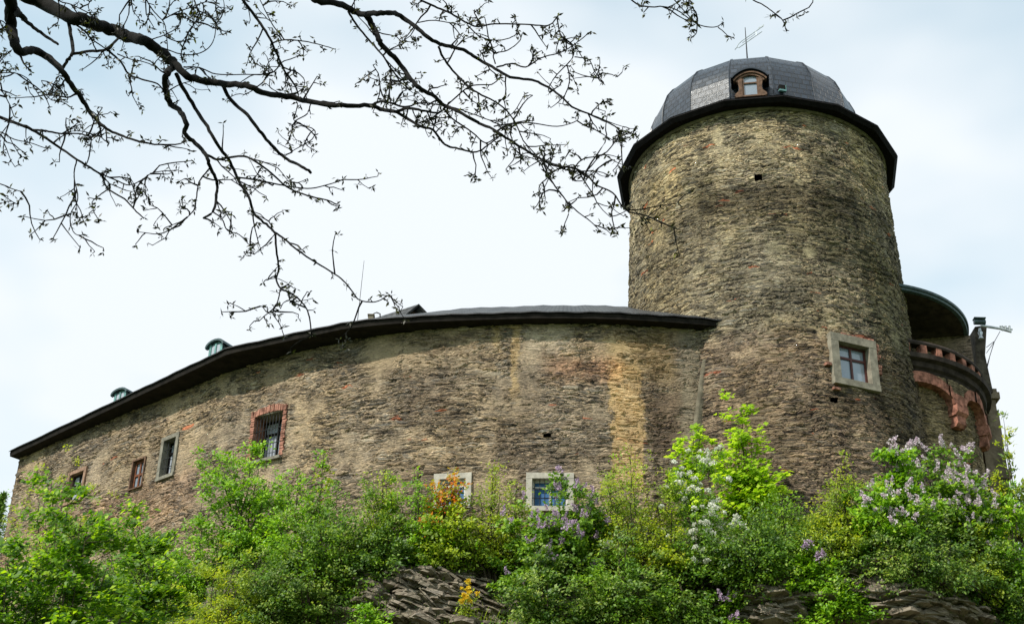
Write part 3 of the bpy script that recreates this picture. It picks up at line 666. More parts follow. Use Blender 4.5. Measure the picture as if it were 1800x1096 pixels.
# stone pier at the right flank
P1 = at(1746, 800, 47.0); s = MB()
px_, py_ = Vector((1, 0, 0)), Vector((0, 1, 0))
zc_ = at(1748, 705, 47.).z
o_ = Vector((P1.x, 47.0, 0))
for (w2, a, b) in ((.30, 14, zc_ - 3.1), (.38, zc_ - 3.1, zc_ - 2.75), (.31, zc_ - 2.75, zc_ - .5), (.27, zc_ - .5, zc_ - .05)):
    s.box(o_, px_, py_, Z, (-w2 - .1, -w2, a + .002), (w2, 1.2, b))
s.box(o_, px_, py_, Z, (-.36, -.36, zc_ - .05), (.42, .8, zc_ + .2)); s.box(o_, px_, py_, Z, (-.3, -.3, zc_ + .2), (.36, .8, zc_ + .36))
s.build('corner_pier', simple('pier_stone', (.17, .135, .095), .9, .1, var=.4, sc=2.5, bump=.02), bast)
# loggia: back wall, side pier, half round canopy
ZR = 25.45; CC = Vector((12.0, 47.0, 0)); CR_ = 4.3
def Cp(deg, z, r): a = R_(deg); return Vector((CC.x + r * math.sin(a), CC.y - r * math.cos(a), z))
s = MB(); yb = 46.0
s.face([Vector((11.5, yb + .9, ZC)), Vector((16.25, yb - .1, ZC)), Vector((16.25, yb - .1, ZR - .1)), Vector((11.5, yb + .9, ZR - .1))], [(0, 0), (4.5, 0), (4.5, 2.8), (0, 2.8)])
s.build('loggia_wall', rubble('loggia_stone', [(0, (.06, .05, .04)), (.5, (.16, .125, .10)), (1, (.30, .25, .19))], (.24, .19, .15), (.27, .22, .17), .1, .02, (), None, su=1.6, sv=4), bast)
s = MB(); pq = [at(1713, 575, 46.6), at(1734, 572, 46.6), at(1731, 625, 46.6), at(1745, 690, 46.6), at(1716, 690, 46.6)]
s.face([Vector((p.x, 46.55, p.z)) for p in pq]); bkp = [Vector((p.x, 48.2, p.z)) for p in pq]; s.grid([[Vector((p.x, 46.55, p.z)) for p in pq], bkp], close=True); s.build('loggia_pier', simple('dark_pier_stone', (.085, .07, .055), .9, .1, var=.5, sc=3, bump=.03), bast)
s = MB(); R1 = [[Cp(d, z, r) for d in range(-60, 92, 3)] for r, z in ((.3, ZR + .15), (3.3, ZR - .02), (CR_ - .1, ZR - .1))]
s.grid(R1); cn = s.build('canopy', simple('canopy_boards', (.06, .045, .035), .85, .1, var=.5, sc=3), bast)
s = MB(); s.grid([[Cp(d, z, r) for d in range(-60, 92, 3)] for r, z in ((CR_ - .12, ZR - .12), (CR_, ZR - .1), (CR_ + .02, ZR - .02), (CR_ + .07, ZR - .01), (CR_ + .08, ZR + .07), (CR_ - .1, ZR + .14), (1.5, ZR + 1.25), (.2, ZR + 1.8))]); s.build('canopy_roof', M['darkcopper'], cn)
# steel bracket with insulators and cables
br = empty('cable_bracket', at(1728, 575, 46.3), 'grey metal roof bracket with insulators and slack cables, sticking out beside the balcony canopy', 'bracket')
def A_(x, y, F=46.3): return at(x, y, F)
s = MB(); bq = A_(1722, 566); s.tube([bq - px_ * .2, bq + px_ * .2], .1, 10); s.box(bq, px_, py_, Z, (-.21, -.12, .11), (.21, .12, .15)); s.build('housing', M['darkcopper'], br, True)
s = MB(); s.tube([A_(1724, 572), A_(1757, 577), A_(1778, 583)], [.05, .045, .045], 8); s.tube([A_(1757, 573), A_(1780, 579)], .03, 6); s.build('arm', M['metal'], br)
for x in (1762, 1768, 1775):
    s = MB(); p = A_(x, 578); s.tube([p - Z * .06, p, p + Z * .03, p + Z * .12], [.035, .05, .03, .045], 8); s.build('insulator', M['metal'], br)
s = MB(); p = A_(1724, 590); s.tube([p + Z * .3, p + Z * .16, p + Z * .14, p, p - Z * .02, p - Z * .12], [.05, .06, .09, .05, .06, .09], 10); s.build('lamp_horn', M['metal'], br, True)
s = MB()
for pts in ([(1758, 582), (1748, 600), (1734, 620)], [(1758, 582), (1747, 602), (1734, 645)], [(1747, 600), (1734, 610)], [(1748, 600), (1740, 625), (1735, 648)]): s.tube([A_(*p) for p in pts], .013, 4)
s.build('cable', M['iron'], br)

# ================================================================ ground
tp = catmull([(-40, 76, 0), (-27, 62, 0), (-18.9, 52.4, 0), (-9.6, 44.6, 0), (-4.8, 41.9, 0), (0, 40.7, 0), (4.5, 40.2, 0), (9, 39.7, 0), (12.5, 40.6, 0), (16.5, 43.0, 0), (21, 47.5, 0), (27, 55, 0), (34, 66, 0)], 12)
TP = np.array([[p.x, p.y] for p in tp]); tn = []
for i in range(len(TP)):
    d = TP[min(i + 2, len(TP) - 1)] - TP[max(i - 2, 0)]; d = d / np.hypot(*d); tn.append((d[1], -d[0]))
TN = np.array(tn); TS = np.concatenate([[0], np.cumsum(np.hypot(*np.diff(TP, axis=0).T))])
PD = [-14, -.6, 0, 1.5, 3.0, 3.7, 4.1, 4.7, 6.5, 10, 15, 21, 30, 60]; PZ = [15.6, 15.6, 15.5, 14.9, 14.0, 13.2, 12.2, 10.6, 8.0, 3.8, .4, -1.5, -1.6, -1.6]
from mathutils.bvhtree import BVHTree
def tz0(x, y):
    d2 = (TP[:, 0] - x) ** 2 + (TP[:, 1] - y) ** 2; i = int(np.argmin(d2)); v = np.array([x, y]) - TP[i]
    return float(np.interp(v @ TN[i], PD, PZ))
s_ = np.arange(10, TS[-1] - 10, .075)
dA = np.concatenate([np.linspace(-3, 3.3, 22), np.linspace(3.35, 6.5, 120), np.linspace(6.6, 24, 50)])
X0 = np.interp(s_, TS, TP[:, 0]); Y0 = np.interp(s_, TS, TP[:, 1]); NX = np.interp(s_, TS, TN[:, 0]); NY = np.interp(s_, TS, TN[:, 1])
V = np.zeros((len(dA), len(s_), 3))
for i, d in enumerate(dA):
    z = np.interp(d, PD, PZ); V[i, :, 0] = X0 + NX * d; V[i, :, 1] = Y0 + NY * d; V[i, :, 2] = z
ns = np.zeros((len(dA), len(s_)))
for j in range(0, len(s_), 4):
    for i in range(0, len(dA)):
        p = V[i, j]; ns[i, j] = mn.noise(Vector((p[0] * .45, p[1] * .45, p[2] * .6)))
idx = np.arange(len(s_)); 
for i in range(len(dA)): ns[i] = np.interp(idx, idx[::4], ns[i, ::4])
cf = np.clip((dA - 2.6) / .8, 0, 1) * np.clip((12 - dA) / 3, .25, 1)
h = V[:, :, 2] + .34 * s_[None, :] * .9 + ns * .9         # bedding planes dip to the right
def saw(t, p, sharp=.25):
    f = (t / p) % 1; return np.where(f < sharp, f / sharp, 1 - (f - sharp) / (1 - sharp))
rng = np.random.default_rng(2)
rn1 = rng.random(4000)
def lay(t, p): k = np.floor(t / p).astype(int) % 4000; return rn1[k]
disp = (lay(h, .62) * .55 + lay(h + 3, .23) * .28 + lay(h * 1.0 + 9, .09) * .10 + ns * .9 + lay(s_[None, :] * .8 + h * .2 + ns * 1.5, 1.1) * .35 - .6) * cf[:, None]
V[:, :, 0] += NX[None, :] * disp; V[:, :, 1] += NY[None, :] * disp; V[:, :, 2] += (ns * .35 + disp * .15) * np.clip((dA + .0) / 2, 0, 1)[:, None] + .02 * rng.standard_normal(V.shape[:2]) * cf[:, None]
nu = len(s_); jj, ii = np.meshgrid(np.arange(nu - 1), np.arange(len(dA) - 1)); a = (ii * nu + jj).ravel()
g = G('schist_rock'); tco = g.n('ShaderNodeTexCoord').outputs['Object']
st_ = g.vadd(g.vmul(tco, (.5, .5, 5.)), g.vmul(g.noise(tco, .6, 3, .5, 1), (1, 1, 2.4)))
mpn = g.n('ShaderNodeMapping'); mpn.inputs['Rotation'].default_value = (0, R_(17), 0); g.l(tco, mpn.inputs[0])
st_ = g.vadd(g.vmul(mpn.outputs[0], (.7, .7, 7.)), g.vmul(g.noise(tco, .7, 3, .5, 1), (1, 1, 2.2)))
f1 = g.noise(st_, 1.3, 6, .68); f2 = g.noise(tco, .9, 4, .6); f3 = g.noise(st_, 6, 3, .6)
c = g.ramp(f1, [(.2, (.035, .03, .025)), (.42, (.12, .095, .07)), (.55, (.30, .25, .19)), (.68, (.16, .14, .12)), (.85, (.42, .36, .28))])
c = g.mix(g.ss(f2, .5, .7), c, g.mix(1., c, (.55, .6, .38), 'MULTIPLY'))
nrm = g.n('ShaderNodeNewGeometry'); sx = g.n('ShaderNodeSeparateXYZ'); g.l(nrm.outputs['Normal'], sx.inputs[0])
soil = g.math('MULTIPLY', g.ss(sx.outputs[2], .62, .85), g.ss(g.noise(tco, 1.7, 4), .35, .55))
c = g.mix(soil, c, g.mix(g.ss(f3, .3, .7), (.05, .07, .02), (.11, .10, .045)))
g.bump(g.math('ADD', f1, g.math('MULTIPLY', f3, .5)), .09); M['rock'] = g.fin(c, .9, .25)
hill = quads_mesh('rocky_hillside', V.reshape(-1, 3), np.stack([a, a + 1, a + nu + 1, a + nu], 1), M['rock'], None, None, False); tag(hill, kind='structure')
s = MB(); s.face([(-900, -900, -1.75), (900, -900, -1.75), (900, 900, -1.75), (-900, 900, -1.75)])
_bv = BVHTree.FromPolygons([tuple(v) for v in V.reshape(-1, 3)], [(int(q), int(q) + 1, int(q) + nu + 1, int(q) + nu) for q in a])
def tz(x, y):
    h = _bv.ray_cast(Vector((x, y, 60)), Vector((0, 0, -1)))[0]; return h.z if h else tz0(x, y)
def hit(px, py):
    h = _bv.ray_cast(Vector((0, 0, 0)), unp(px, py).normalized()); return h
gr = s.build('grass_ground', simple('meadow_grass', (.05, .09, .02), .9, .1, var=.5, sc=1.5)); tag(gr, kind='structure')
s = MB(); cen = [Vector((x, y, 15.55)) for x, y in TP[::4]]; s.grid([cen, [Vector((p.x * .8, p.y + 22, 15.5)) for p in cen]]); pt = s.build('castle_plateau', M['rock']); tag(pt, kind='structure')


# ================================================================ plants
def rnd_unit(r, n):
    v = r.standard_normal((n, 3)); return v / np.linalg.norm(v, axis=1)[:, None]
def leaves_np(r, P, ln, wd, tilt=.6, out=None, droop=0., fold=.25):
    """one four cornered folded leaf per point, blades roughly facing the light with random tilt"""
    n = len(P); nrm = rnd_unit(r, n) * tilt + np.array([-.25, -.50, .75]) ; nrm /= np.linalg.norm(nrm, axis=1)[:, None]
    d = rnd_unit(r, n)
    if out is not None: d = d * .8 + out
    d[:, 2] -= droop
    d -= nrm * (d * nrm).sum(1)[:, None]; d /= np.linalg.norm(d, axis=1)[:, None] + 1e-9
    sd = np.cross(nrm, d); L_ = (ln * r.uniform(.6, 1.25, n))[:, None]; Wd = L_ * (wd / ln) * .5
    V = np.empty((n, 4, 3)); V[:, 0] = P; V[:, 1] = P + d * L_ * .45 + sd * Wd + nrm * Wd * fold; V[:, 2] = P + d * L_; V[:, 3] = P + d * L_ * .45 - sd * Wd + nrm * Wd * fold
    return V.reshape(-1, 3)
def leaf_obj(name, V, m, parent):
    return quads_mesh(name, V, np.arange(len(V)).reshape(-1, 4), m, parent)
def panicle_mesh(name, r, length, rad, n, size, m):
    t = r.random(n); P = np.stack([np.zeros(n)] * 3, 1); a = r.random(n) * 6.283; rr_ = rad * (1 - t * .85) * np.sqrt(r.random(n))
    P[:, 0] = rr_ * np.cos(a); P[:, 1] = rr_ * np.sin(a); P[:, 2] = t * length
    V = leaves_np(r, P, size, size, 1.6); me_o = quads_mesh(name, V, np.arange(len(V)).reshape(-1, 4), m); me = me_o.data; bpy.data.objects.remove(me_o); return me
BARK = simple('shrub_bark', (.07, .055, .04), .9, .1)
LM = {
 'bright': leafmat('bright_green_leaves', [(0, (.08, .19, .010)), (.5, (.15, .31, .012)), (1, (.27, .44, .02))]),
 'lime': leafmat('lime_young_leaves', [(0, (.20, .34, .012)), (.5, (.30, .46, .015)), (1, (.42, .54, .03))], .5),
 'mid': leafmat('mid_green_leaves', [(0, (.05, .12, .010)), (.5, (.10, .21, .014)), (1, (.22, .36, .03))]),
 'olive': leafmat('olive_green_leaves', [(0, (.10, .16, .012)), (.5, (.19, .28, .018)), (1, (.34, .42, .04))]),
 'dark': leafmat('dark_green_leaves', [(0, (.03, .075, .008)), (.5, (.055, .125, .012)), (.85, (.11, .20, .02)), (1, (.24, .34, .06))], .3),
 'grey': leafmat('grey_green_leaves', [(0, (.06, .12, .02)), (.6, (.12, .20, .035)), (1, (.30, .38, .12))], .35),
 'yellow': leafmat('yellow_green_leaves', [(0, (.17, .24, .012)), (.5, (.26, .34, .02)), (1, (.40, .42, .03))], .5),
 'orange': leafmat('orange_young_leaves', [(0, (.22, .26, .02)), (.45, (.36, .25, .02)), (.75, (.48, .17, .025)), (1, (.42, .08, .02))], .45),
 'hazel': leafmat('broad_hazel_leaves', [(0, (.04, .11, .008)), (.4, (.09, .20, .010)), (.8, (.18, .32, .012)), (1, (.36, .50, .03))], .5),
}
FM = {'lilac': leafmat('lilac_petals', [(0, (.36, .22, .38)), (.5, (.50, .36, .50)), (1, (.66, .54, .64))], .3, .7, True),
      'pale': leafmat('pale_lilac_petals', [(0, (.52, .38, .48)), (.5, (.68, .56, .62)), (1, (.80, .72, .74))], .3, .7, True),
      'white': leafmat('white_petals', [(0, (.66, .66, .54)), (1, (.84, .84, .76))], .3, .7, True),
      'yellow': leafmat('yellow_petals', [(0, (.75, .5, .02)), (1, (.9, .7, .05))], .3, .7, True)}
def shrub(name, label, cat, px, yt, yb, wpx, F, mat, n, leaf=.06, wid=None, shape='round', seed=1, mix=None, flower=None, nf=0, fz=.35, group=None, lobes=9, spread=1., gap=.5, fsize=(.22, .075), tilt=.75, droop=.0, stemr=.035, dens=2.6):
    r = np.random.default_rng(seed); wid = wid or leaf * .55
    if F > 30 and F < 45:
        hh = hit(px, yb)[0]
        if hh is not None: F = min(F, hh.y - .25)
        n = int(n * dens * .50)
        leaf *= 1.55; wid *= 1.6
    top = at(px, yt - 8, F); bot = at(px, yb, F); zb, zt_ = bot.z, top.z; H = zt_ - zb; cx = (top.x + bot.x) / 2; cy = F
    depth = cy * math.cos(TH) + (zb + zt_) / 2 * math.sin(TH); rx = wpx / 2 * depth / F_PX; ry = min(rx, H) * .75
    gz = tz(cx, cy) - .15; base = Vector((cx, cy, gz))
    group = group or {'bush': 'bushes on the slope below the castle', 'lilac': 'lilacs on the slope', 'sapling': 'slender saplings at the wall foot', 'maple': 'young maples by the tower', 'hazel': 'hazels at the lower left'}.get(cat)
    root = empty(name, base, label, cat, group)
    # boughs
    tips = []; 
    for k in range(lobes):
        a = k * 2.399 + r.random() * .8; t = r.uniform(.05, 1.0) if k else 1.0
        if shape == 'round': e = math.sqrt(max(.02, 1 - (t * 1.5 - .5) ** 2)) if t > .33 else 1.
        elif shape == 'cone': e = (1 - t) ** .75 + .03
        elif shape == 'fan': e = .35 + .65 * math.sin(min(1, t * 1.1) * 2.2)
        else: e = 1 - t * .55
        q = r.uniform(.5, 1.) if k else .1
        tips.append(np.array([cx + rx * e * q * math.cos(a), cy + ry * e * q * math.sin(a), zb + H * t * (1 - .12 * r.random() * (k > 0))]))
    ns_ = max(2, lobes // 4); stem0 = np.array([cx, cy, gz]); cl = []; sm = MB()
    for k, tip in enumerate(tips):
        t0 = stem0 + np.array([r.normal() * rx * .12, r.normal() * ry * .12, 0]); mid_ = t0 * .45 + tip * .55; mid_[:2] = mid_[:2] * .6 + np.array([cx, cy]) * .4
        pts = [t0 * (1 - s) ** 2 + mid_ * 2 * s * (1 - s) + tip * s * s for s in np.linspace(0, 1, 7)]
        for q in range(1, 6): pts[q] = pts[q] + r.normal(size=3) * .035 * min(rx, 1)
        sm.tube(pts, [stemr * (1 - .85 * s) for s in np.linspace(0, 1, 7)], 5, cap=False)
        nc = max(5, int(20 * spread))
        lr = (.40 if shape in ('round', 'fan') else .27) * min(rx, H * .7) * (1 if lobes < 14 else .8)
        for q in range(nc):
            s = r.uniform(.3, 1.02); p = t0 * (1 - s) ** 2 + mid_ * 2 * s * (1 - s) + tip * s * s
            o = r.normal(size=3) * np.array([lr, lr, lr * .6]) * (1.15 - s * .55); c = p + o
            if c[2] < zb - .3: continue
            cl.append((c, o))
            if q % 2 == 0: sm.tube([p, p * .5 + c * .5 + np.array([0, 0, .03]), c], [.010, .007, .004], 3, cap=False)
    sm.build('stems', BARK, root)
    cl_p = np.array([c for c, o in cl]); per = max(4, int(n / len(cl_p))); ids = np.repeat(np.arange(len(cl_p)), per)
    wgt = r.random(len(cl_p)); ids = r.choice(len(cl_p), size=n, p=(wgt + gap) / (wgt + gap).sum())
    sg = .045 + .045 * min(rx, 1.3); wgt = wgt ** 2.2; gap *= .55
    P = cl_p[ids] + r.normal(size=(n, 3)) * np.array([sg, sg, sg * .62])
    ctr = np.array([cx, cy, zb + H * .35]); outv = P - ctr; outv /= np.linalg.norm(outv, axis=1)[:, None] + 1e-6
    if mix:
        m2, fr_, rule = mix
        if rule == 'top': k = (P[:, 2] - zb) / H + r.normal(size=n) * .15 > 1 - fr_
        elif rule == 'topleft': k = ((P[:, 2] - zb) / H - (P[:, 0] - cx) / rx * .5 + r.normal(size=n) * .12) > 1 - fr_
        else: k = (wgt[ids] < fr_)
        leaf_obj('young_leaves', leaves_np(r, P[k], leaf, wid, tilt, outv[k], droop), LM[m2], root); P, outv = P[~k], outv[~k]
    leaf_obj('leaves', leaves_np(r, P, leaf, wid, tilt, outv, droop), LM[mat], root)
    if flower:
        me = panicle_mesh('flower_cluster', r, fsize[0], fsize[1], 60, .045, FM[flower]); c = cl_p.copy()
        sc = (c[:, 2] - zb) / H * fz + (1 - fz) * (-(c[:, 1] - cy) / ry * .8) - (c[:, 1] - cy) / ry * .45 + np.abs(r.normal(size=len(c))) * .22
        o_i = np.argsort(-sc)[:nf]
        for i in o_i:
            o = bpy.data.objects.new('flower_cluster', me); col.objects.link(o); o.parent = root; o.matrix_parent_inverse = Matrix.Translation(base).inverted()
            p = c[i] + np.array([r.normal() * .05, -.24 + r.normal() * .05, .05 + r.random() * .08]); o.location = p
            o.rotation_euler = (r.uniform(-.2, .9), r.uniform(-.7, .7), r.uniform(0, 6)); k = r.uniform(.7, 1.25); o.scale = (k, k, k * r.uniform(.8, 1.2))
    return root
G1 = 'shrubs on the slope below the wall'
# --- back row, against the masonry
shrub('maple_sapling', 'yellow green sapling in front of the leftmost window of the wing', 'sapling', 112, 826, 960, 190, 45.5, 'yellow', 3400, .10, seed=11, lobes=12, shape='round', mix=('bright', .35, 'r'))
shrub('bush', 'bright green bushy tree growing just below the brick framed window', 'bush', 440, 792, 985, 215, 39.0, 'bright', 9500, .075, seed=12, lobes=18, shape='fan')
shrub('maple_sapling', 'slender sapling with one tuft standing up right of the brick framed window', 'sapling', 563, 800, 930, 75, 39.5, 'yellow', 900, .085, seed=13, lobes=6, shape='cone', mix=('bright', .5, 'r'))
shrub('bush', 'feathery green bush midway between the brick framed window and the blue curtain window', 'bush', 672, 826, 990, 170, 39.0, 'mid', 6500, .055, seed=14, lobes=14, shape='cone', mix=('olive', .3, 'r'))
shrub('bush', 'low light green bush against the wall between two taller bushes', 'bush', 585, 868, 1000, 170, 39.3, 'mid', 5200, .06, seed=15, lobes=12)
shrub('orange_leaved_bush', 'bush with orange and red young leaves in front of the blue curtain window', 'bush', 790, 846, 985, 130, 38.6, 'olive', 4600, .075, seed=16, lobes=12, mix=('orange', .42, 'topleft'))
shrub('bush', 'airy yellow green bush between the two pale framed windows', 'bush', 866, 822, 985, 140, 38.7, 'olive', 4200, .05, seed=17, lobes=14, shape='cone', mix=('yellow', .3, 'r'))
shrub('lilac_bush', 'lilac bush with purple blossom below the barred pale framed window', 'lilac', 985, 850, 1035, 225, 37.9, 'mid', 9500, .085, .055, seed=18, lobes=16, flower='lilac', nf=80, fz=.5)
shrub('bush', 'wispy light green bush below the ochre stained stripe of the wall', 'bush', 1112, 800, 985, 175, 39.0, 'olive', 5200, .05, seed=19, lobes=18, shape='fan', mix=('yellow', .35, 'r'), gap=.2)
shrub('hawthorn_bush', 'hawthorn covered in white blossom at the foot of the tower', 'hawthorn', 1248, 806, 995, 150, 37.9, 'mid', 6500, .055, seed=20, lobes=14, flower='white', nf=95, fz=.6, fsize=(.07, .12))
shrub('maple_tree', 'lime green young maple standing up in front of the tower, right of the white hawthorn', 'maple', 1308, 714, 900, 175, 38.7, 'lime', 3800, .11, .085, seed=21, lobes=13, shape='cone', gap=.05, tilt=.45)
shrub('maple_tree', 'lime green young maple where the wing meets the tower, left of the white hawthorn', 'maple', 1218, 762, 900, 90, 38.9, 'lime', 1700, .10, .08, seed=22, lobes=8, gap=.05, tilt=.45)
shrub('bush', 'dark bush low against the tower foot beside the stone ledge', 'bush', 1375, 878, 985, 120, 38.2, 'mid', 4200, .055, seed=23, lobes=10)
shrub('bush', 'yellow green bush in front of the tower, left of the pale lilac', 'bush', 1485, 818, 985, 130, 38.5, 'olive', 5200, .05, seed=24, lobes=14, mix=('yellow', .35, 'r'))
shrub('lilac_bush', 'large lilac with pale pink blossom in front of the tower and bastion', 'lilac', 1565, 790, 960, 150, 38.4, 'bright', 6500, .085, .055, seed=25, lobes=14, flower='pale', nf=40, fz=.6)
shrub('lilac_bush', 'lilac with pale pink blossom in front of the stone pier of the bastion', 'lilac', 1672, 812, 975, 190, 39.0, 'mid', 8500, .085, .055, seed=26, lobes=16, flower='pale', nf=85, fz=.65)
shrub('ash_sapling', 'sparse sapling against the sky at the right edge of the picture', 'sapling', 1778, 742, 925, 66, 40.5, 'grey', 1300, .12, .04, seed=27, lobes=9, shape='cone', gap=.05, mix=('yellow', .4, 'r'))
shrub('bush', 'green bush low at the right edge below the sparse sapling', 'bush', 1778, 868, 1040, 110, 39.5, 'bright', 4600, .07, seed=28, lobes=10)
shrub('bush', 'small yellow green bush squeezed between pier and right edge', 'bush', 1752, 838, 940, 50, 40.3, 'yellow', 900, .07, seed=29, lobes=6)
shrub('bush', 'airy bush right of the purple lilac under the ochre stripe', 'bush', 1078, 838, 985, 120, 38.9, 'olive', 3800, .055, seed=51, lobes=11, mix=('bright', .3, 'r'))
shrub('bush', 'fresh green bush left of the white hawthorn below the mortar seam', 'bush', 1175, 838, 985, 110, 38.7, 'olive', 3400, .055, seed=52, lobes=10, mix=('yellow', .3, 'r'))
shrub('bush', 'bushy green growth between the feathery bush and the orange bush', 'bush', 738, 850, 990, 110, 38.9, 'bright', 3200, .06, seed=53, lobes=10)
shrub('bush', 'green bush hiding the sill of the barred pale framed window', 'bush', 905, 852, 985, 95, 38.7, 'olive', 2600, .055, seed=54, lobes=9)
shrub('bush', 'green bush between bright green tree and the slender sapling', 'bush', 515, 842, 985, 110, 39.2, 'bright', 3000, .065, seed=55, lobes=10)
# --- front row, lower on the slope
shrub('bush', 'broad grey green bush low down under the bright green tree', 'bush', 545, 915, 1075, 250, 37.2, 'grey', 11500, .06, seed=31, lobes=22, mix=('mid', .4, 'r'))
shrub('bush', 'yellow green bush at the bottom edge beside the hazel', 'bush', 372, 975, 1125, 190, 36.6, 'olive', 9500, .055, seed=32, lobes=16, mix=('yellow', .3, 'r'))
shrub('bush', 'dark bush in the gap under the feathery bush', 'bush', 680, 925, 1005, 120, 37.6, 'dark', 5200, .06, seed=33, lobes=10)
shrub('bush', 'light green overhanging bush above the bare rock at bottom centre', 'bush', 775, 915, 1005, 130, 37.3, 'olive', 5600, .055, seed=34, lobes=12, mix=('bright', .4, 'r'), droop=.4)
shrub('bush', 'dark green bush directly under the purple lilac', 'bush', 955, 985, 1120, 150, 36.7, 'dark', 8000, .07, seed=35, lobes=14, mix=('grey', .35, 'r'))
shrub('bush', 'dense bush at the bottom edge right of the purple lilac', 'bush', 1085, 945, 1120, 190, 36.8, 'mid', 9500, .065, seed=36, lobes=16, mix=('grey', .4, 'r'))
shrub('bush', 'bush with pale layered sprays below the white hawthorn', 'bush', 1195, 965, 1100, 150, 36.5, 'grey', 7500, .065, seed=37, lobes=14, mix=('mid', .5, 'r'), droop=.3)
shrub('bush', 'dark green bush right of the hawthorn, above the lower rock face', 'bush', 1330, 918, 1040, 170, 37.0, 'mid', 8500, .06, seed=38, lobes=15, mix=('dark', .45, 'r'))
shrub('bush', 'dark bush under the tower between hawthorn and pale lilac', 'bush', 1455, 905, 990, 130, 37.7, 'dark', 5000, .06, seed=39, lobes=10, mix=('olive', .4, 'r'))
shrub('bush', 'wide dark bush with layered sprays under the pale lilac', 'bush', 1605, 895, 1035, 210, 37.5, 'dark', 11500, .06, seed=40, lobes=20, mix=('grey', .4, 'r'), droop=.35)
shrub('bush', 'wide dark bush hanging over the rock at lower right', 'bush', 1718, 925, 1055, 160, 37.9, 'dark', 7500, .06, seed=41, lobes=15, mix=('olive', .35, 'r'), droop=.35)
shrub('lilac_bush', 'small lilac with three purple spikes left of the bare rock at lower right', 'lilac', 1418, 978, 1055, 75, 36.3, 'bright', 1900, .075, seed=42, lobes=7, flower='lilac', nf=5, fz=.9)
shrub('bush', 'bright green bush at the bottom edge under the rock at lower right', 'bush', 1480, 1045, 1120, 180, 35.9, 'bright', 5600, .07, seed=43, lobes=13)
shrub('lilac_bush', 'tiny lilac with pink blossom at the bottom edge under the hawthorn', 'lilac', 1282, 1052, 1110, 60, 35.9, 'bright', 1100, .07, seed=44, lobes=6, flower='lilac', nf=8, fz=.9)
shrub('yellow_flower', 'small clump of yellow flowers on the bare rock at bottom centre', 'flowers', 822, 1046, 1074, 36, 35.9, 'olive', 350, .05, seed=45, lobes=5, flower='yellow', nf=14, fz=.9, fsize=(.06, .07), stemr=.01)
shrub('bush', 'small bush at the bottom edge below the bare rock', 'bush', 655, 1068, 1120, 90, 36.0, 'bright', 1500, .07, seed=46, lobes=6)
shrub('bush', 'dark undergrowth bush at the bottom edge left of the bare rock', 'bush', 480, 1015, 1130, 150, 36.6, 'dark', 6500, .06, seed=47, lobes=12, mix=('grey', .35, 'r'))
shrub('bush', 'shaded bush behind the hazel under the left windows', 'bush', 235, 920, 1060, 170, 42.0, 'mid', 6500, .07, seed=48, lobes=14)
shrub('bush', 'low bush at the wall foot under the bright green tree', 'bush', 345, 935, 1050, 140, 39.8, 'bright', 4600, .065, seed=49, lobes=11)
shrub('bush', 'dark bush at the extreme lower right corner', 'bush', 1790, 985, 1110, 110, 37.4, 'dark', 3500, .06, seed=50, lobes=9)
# --- large broad leaved hazel in the left foreground
shrub('hazel_tree', 'large broad leaved hazel filling the lower left corner', 'hazel', 90, 905, 1190, 440, 24.0, 'hazel', 30000, .115, .075, seed=61, lobes=34, shape='round', tilt=.62, spread=1.5, gap=.4, stemr=.03)
shrub('hazel_tree', 'leafy hazel branch group low down right of the big hazel', 'hazel', 255, 930, 1190, 190, 25.5, 'hazel', 10000, .11, .07, seed=62, lobes=14, shape='cone', tilt=.6, gap=.25, stemr=.03)
# dark spruce tip at the left edge
s = MB(); r = np.random.default_rng(9); p = at(6, 868, 62); sp = empty('spruce_tree', (p.x, p.y, 16), 'dark spruce tip peeping out behind the left corner of the wing', 'spruce')
s.tube([Vector((p.x, p.y, 15)), p], [.18, .02], 5); s.build('trunk', BARK, sp)
P = []
for k in range(70):
    t = k / 70; zz = p.z - 5 * t; rad = .1 + 1.0 * t
    for q in range(9):
        a = q * .7 + k; P += [[p.x + math.cos(a) * rad * u_, p.y + math.sin(a) * rad * u_, zz - .25 * u_ * rad] for u_ in r.random(7)]
leaf_obj('crown', leaves_np(r, np.array(P), .2, .06, 1.), LM['dark'], sp)
# layered slabs of schist breaking out of the slope
r = np.random.default_rng(21)
for (x0, x1, y0, y1, dip, n_) in ((640, 870, 1008, 1100, -22, 330), (1283, 1405, 1038, 1100, -14, 130), (1455, 1725, 990, 1100, -10, 420)):
    s = MB()
    for q in range(n_):
        x, y = r.uniform(x0, x1), r.uniform(y0, y1); h = hit(x, y)
        if h[0] is None: continue
        c = h[0] + Vector((0, -.10, .03)); a = R_(dip + r.normal() * 9); yaw = r.normal() * .5
        t = Vector((math.cos(a) * math.cos(yaw), math.cos(a) * math.sin(yaw), math.sin(a))); n = Vector((-math.sin(yaw), math.cos(yaw), 0)) * -1; u_ = t.cross(n); u_ = u_ if u_.z > 0 else -u_
        L1, D1, H1 = r.uniform(.08, .55) , r.uniform(.05, .38), r.uniform(.012, .07)
        pr_ = [(-L1, .3), (-L1 * r.uniform(.5, .9), -D1 * r.uniform(.4, .9)), (-L1 * .1, -D1), (L1 * r.uniform(.3, .8), -D1 * r.uniform(.5, 1)), (L1, .3)]
        lo = [c + t * a_ - n * b_ - u_ * H1 + t * r.normal() * .02 for a_, b_ in pr_]; hi_ = [c + t * a_ * .97 - n * b_ * .93 + u_ * H1 * r.uniform(.6, 1) for a_, b_ in pr_]
        s.face(hi_); s.face(lo[::-1]); s.grid([lo, hi_], close=True)
    tag(s.build('rock_outcrop', M['rock']), kind='structure')
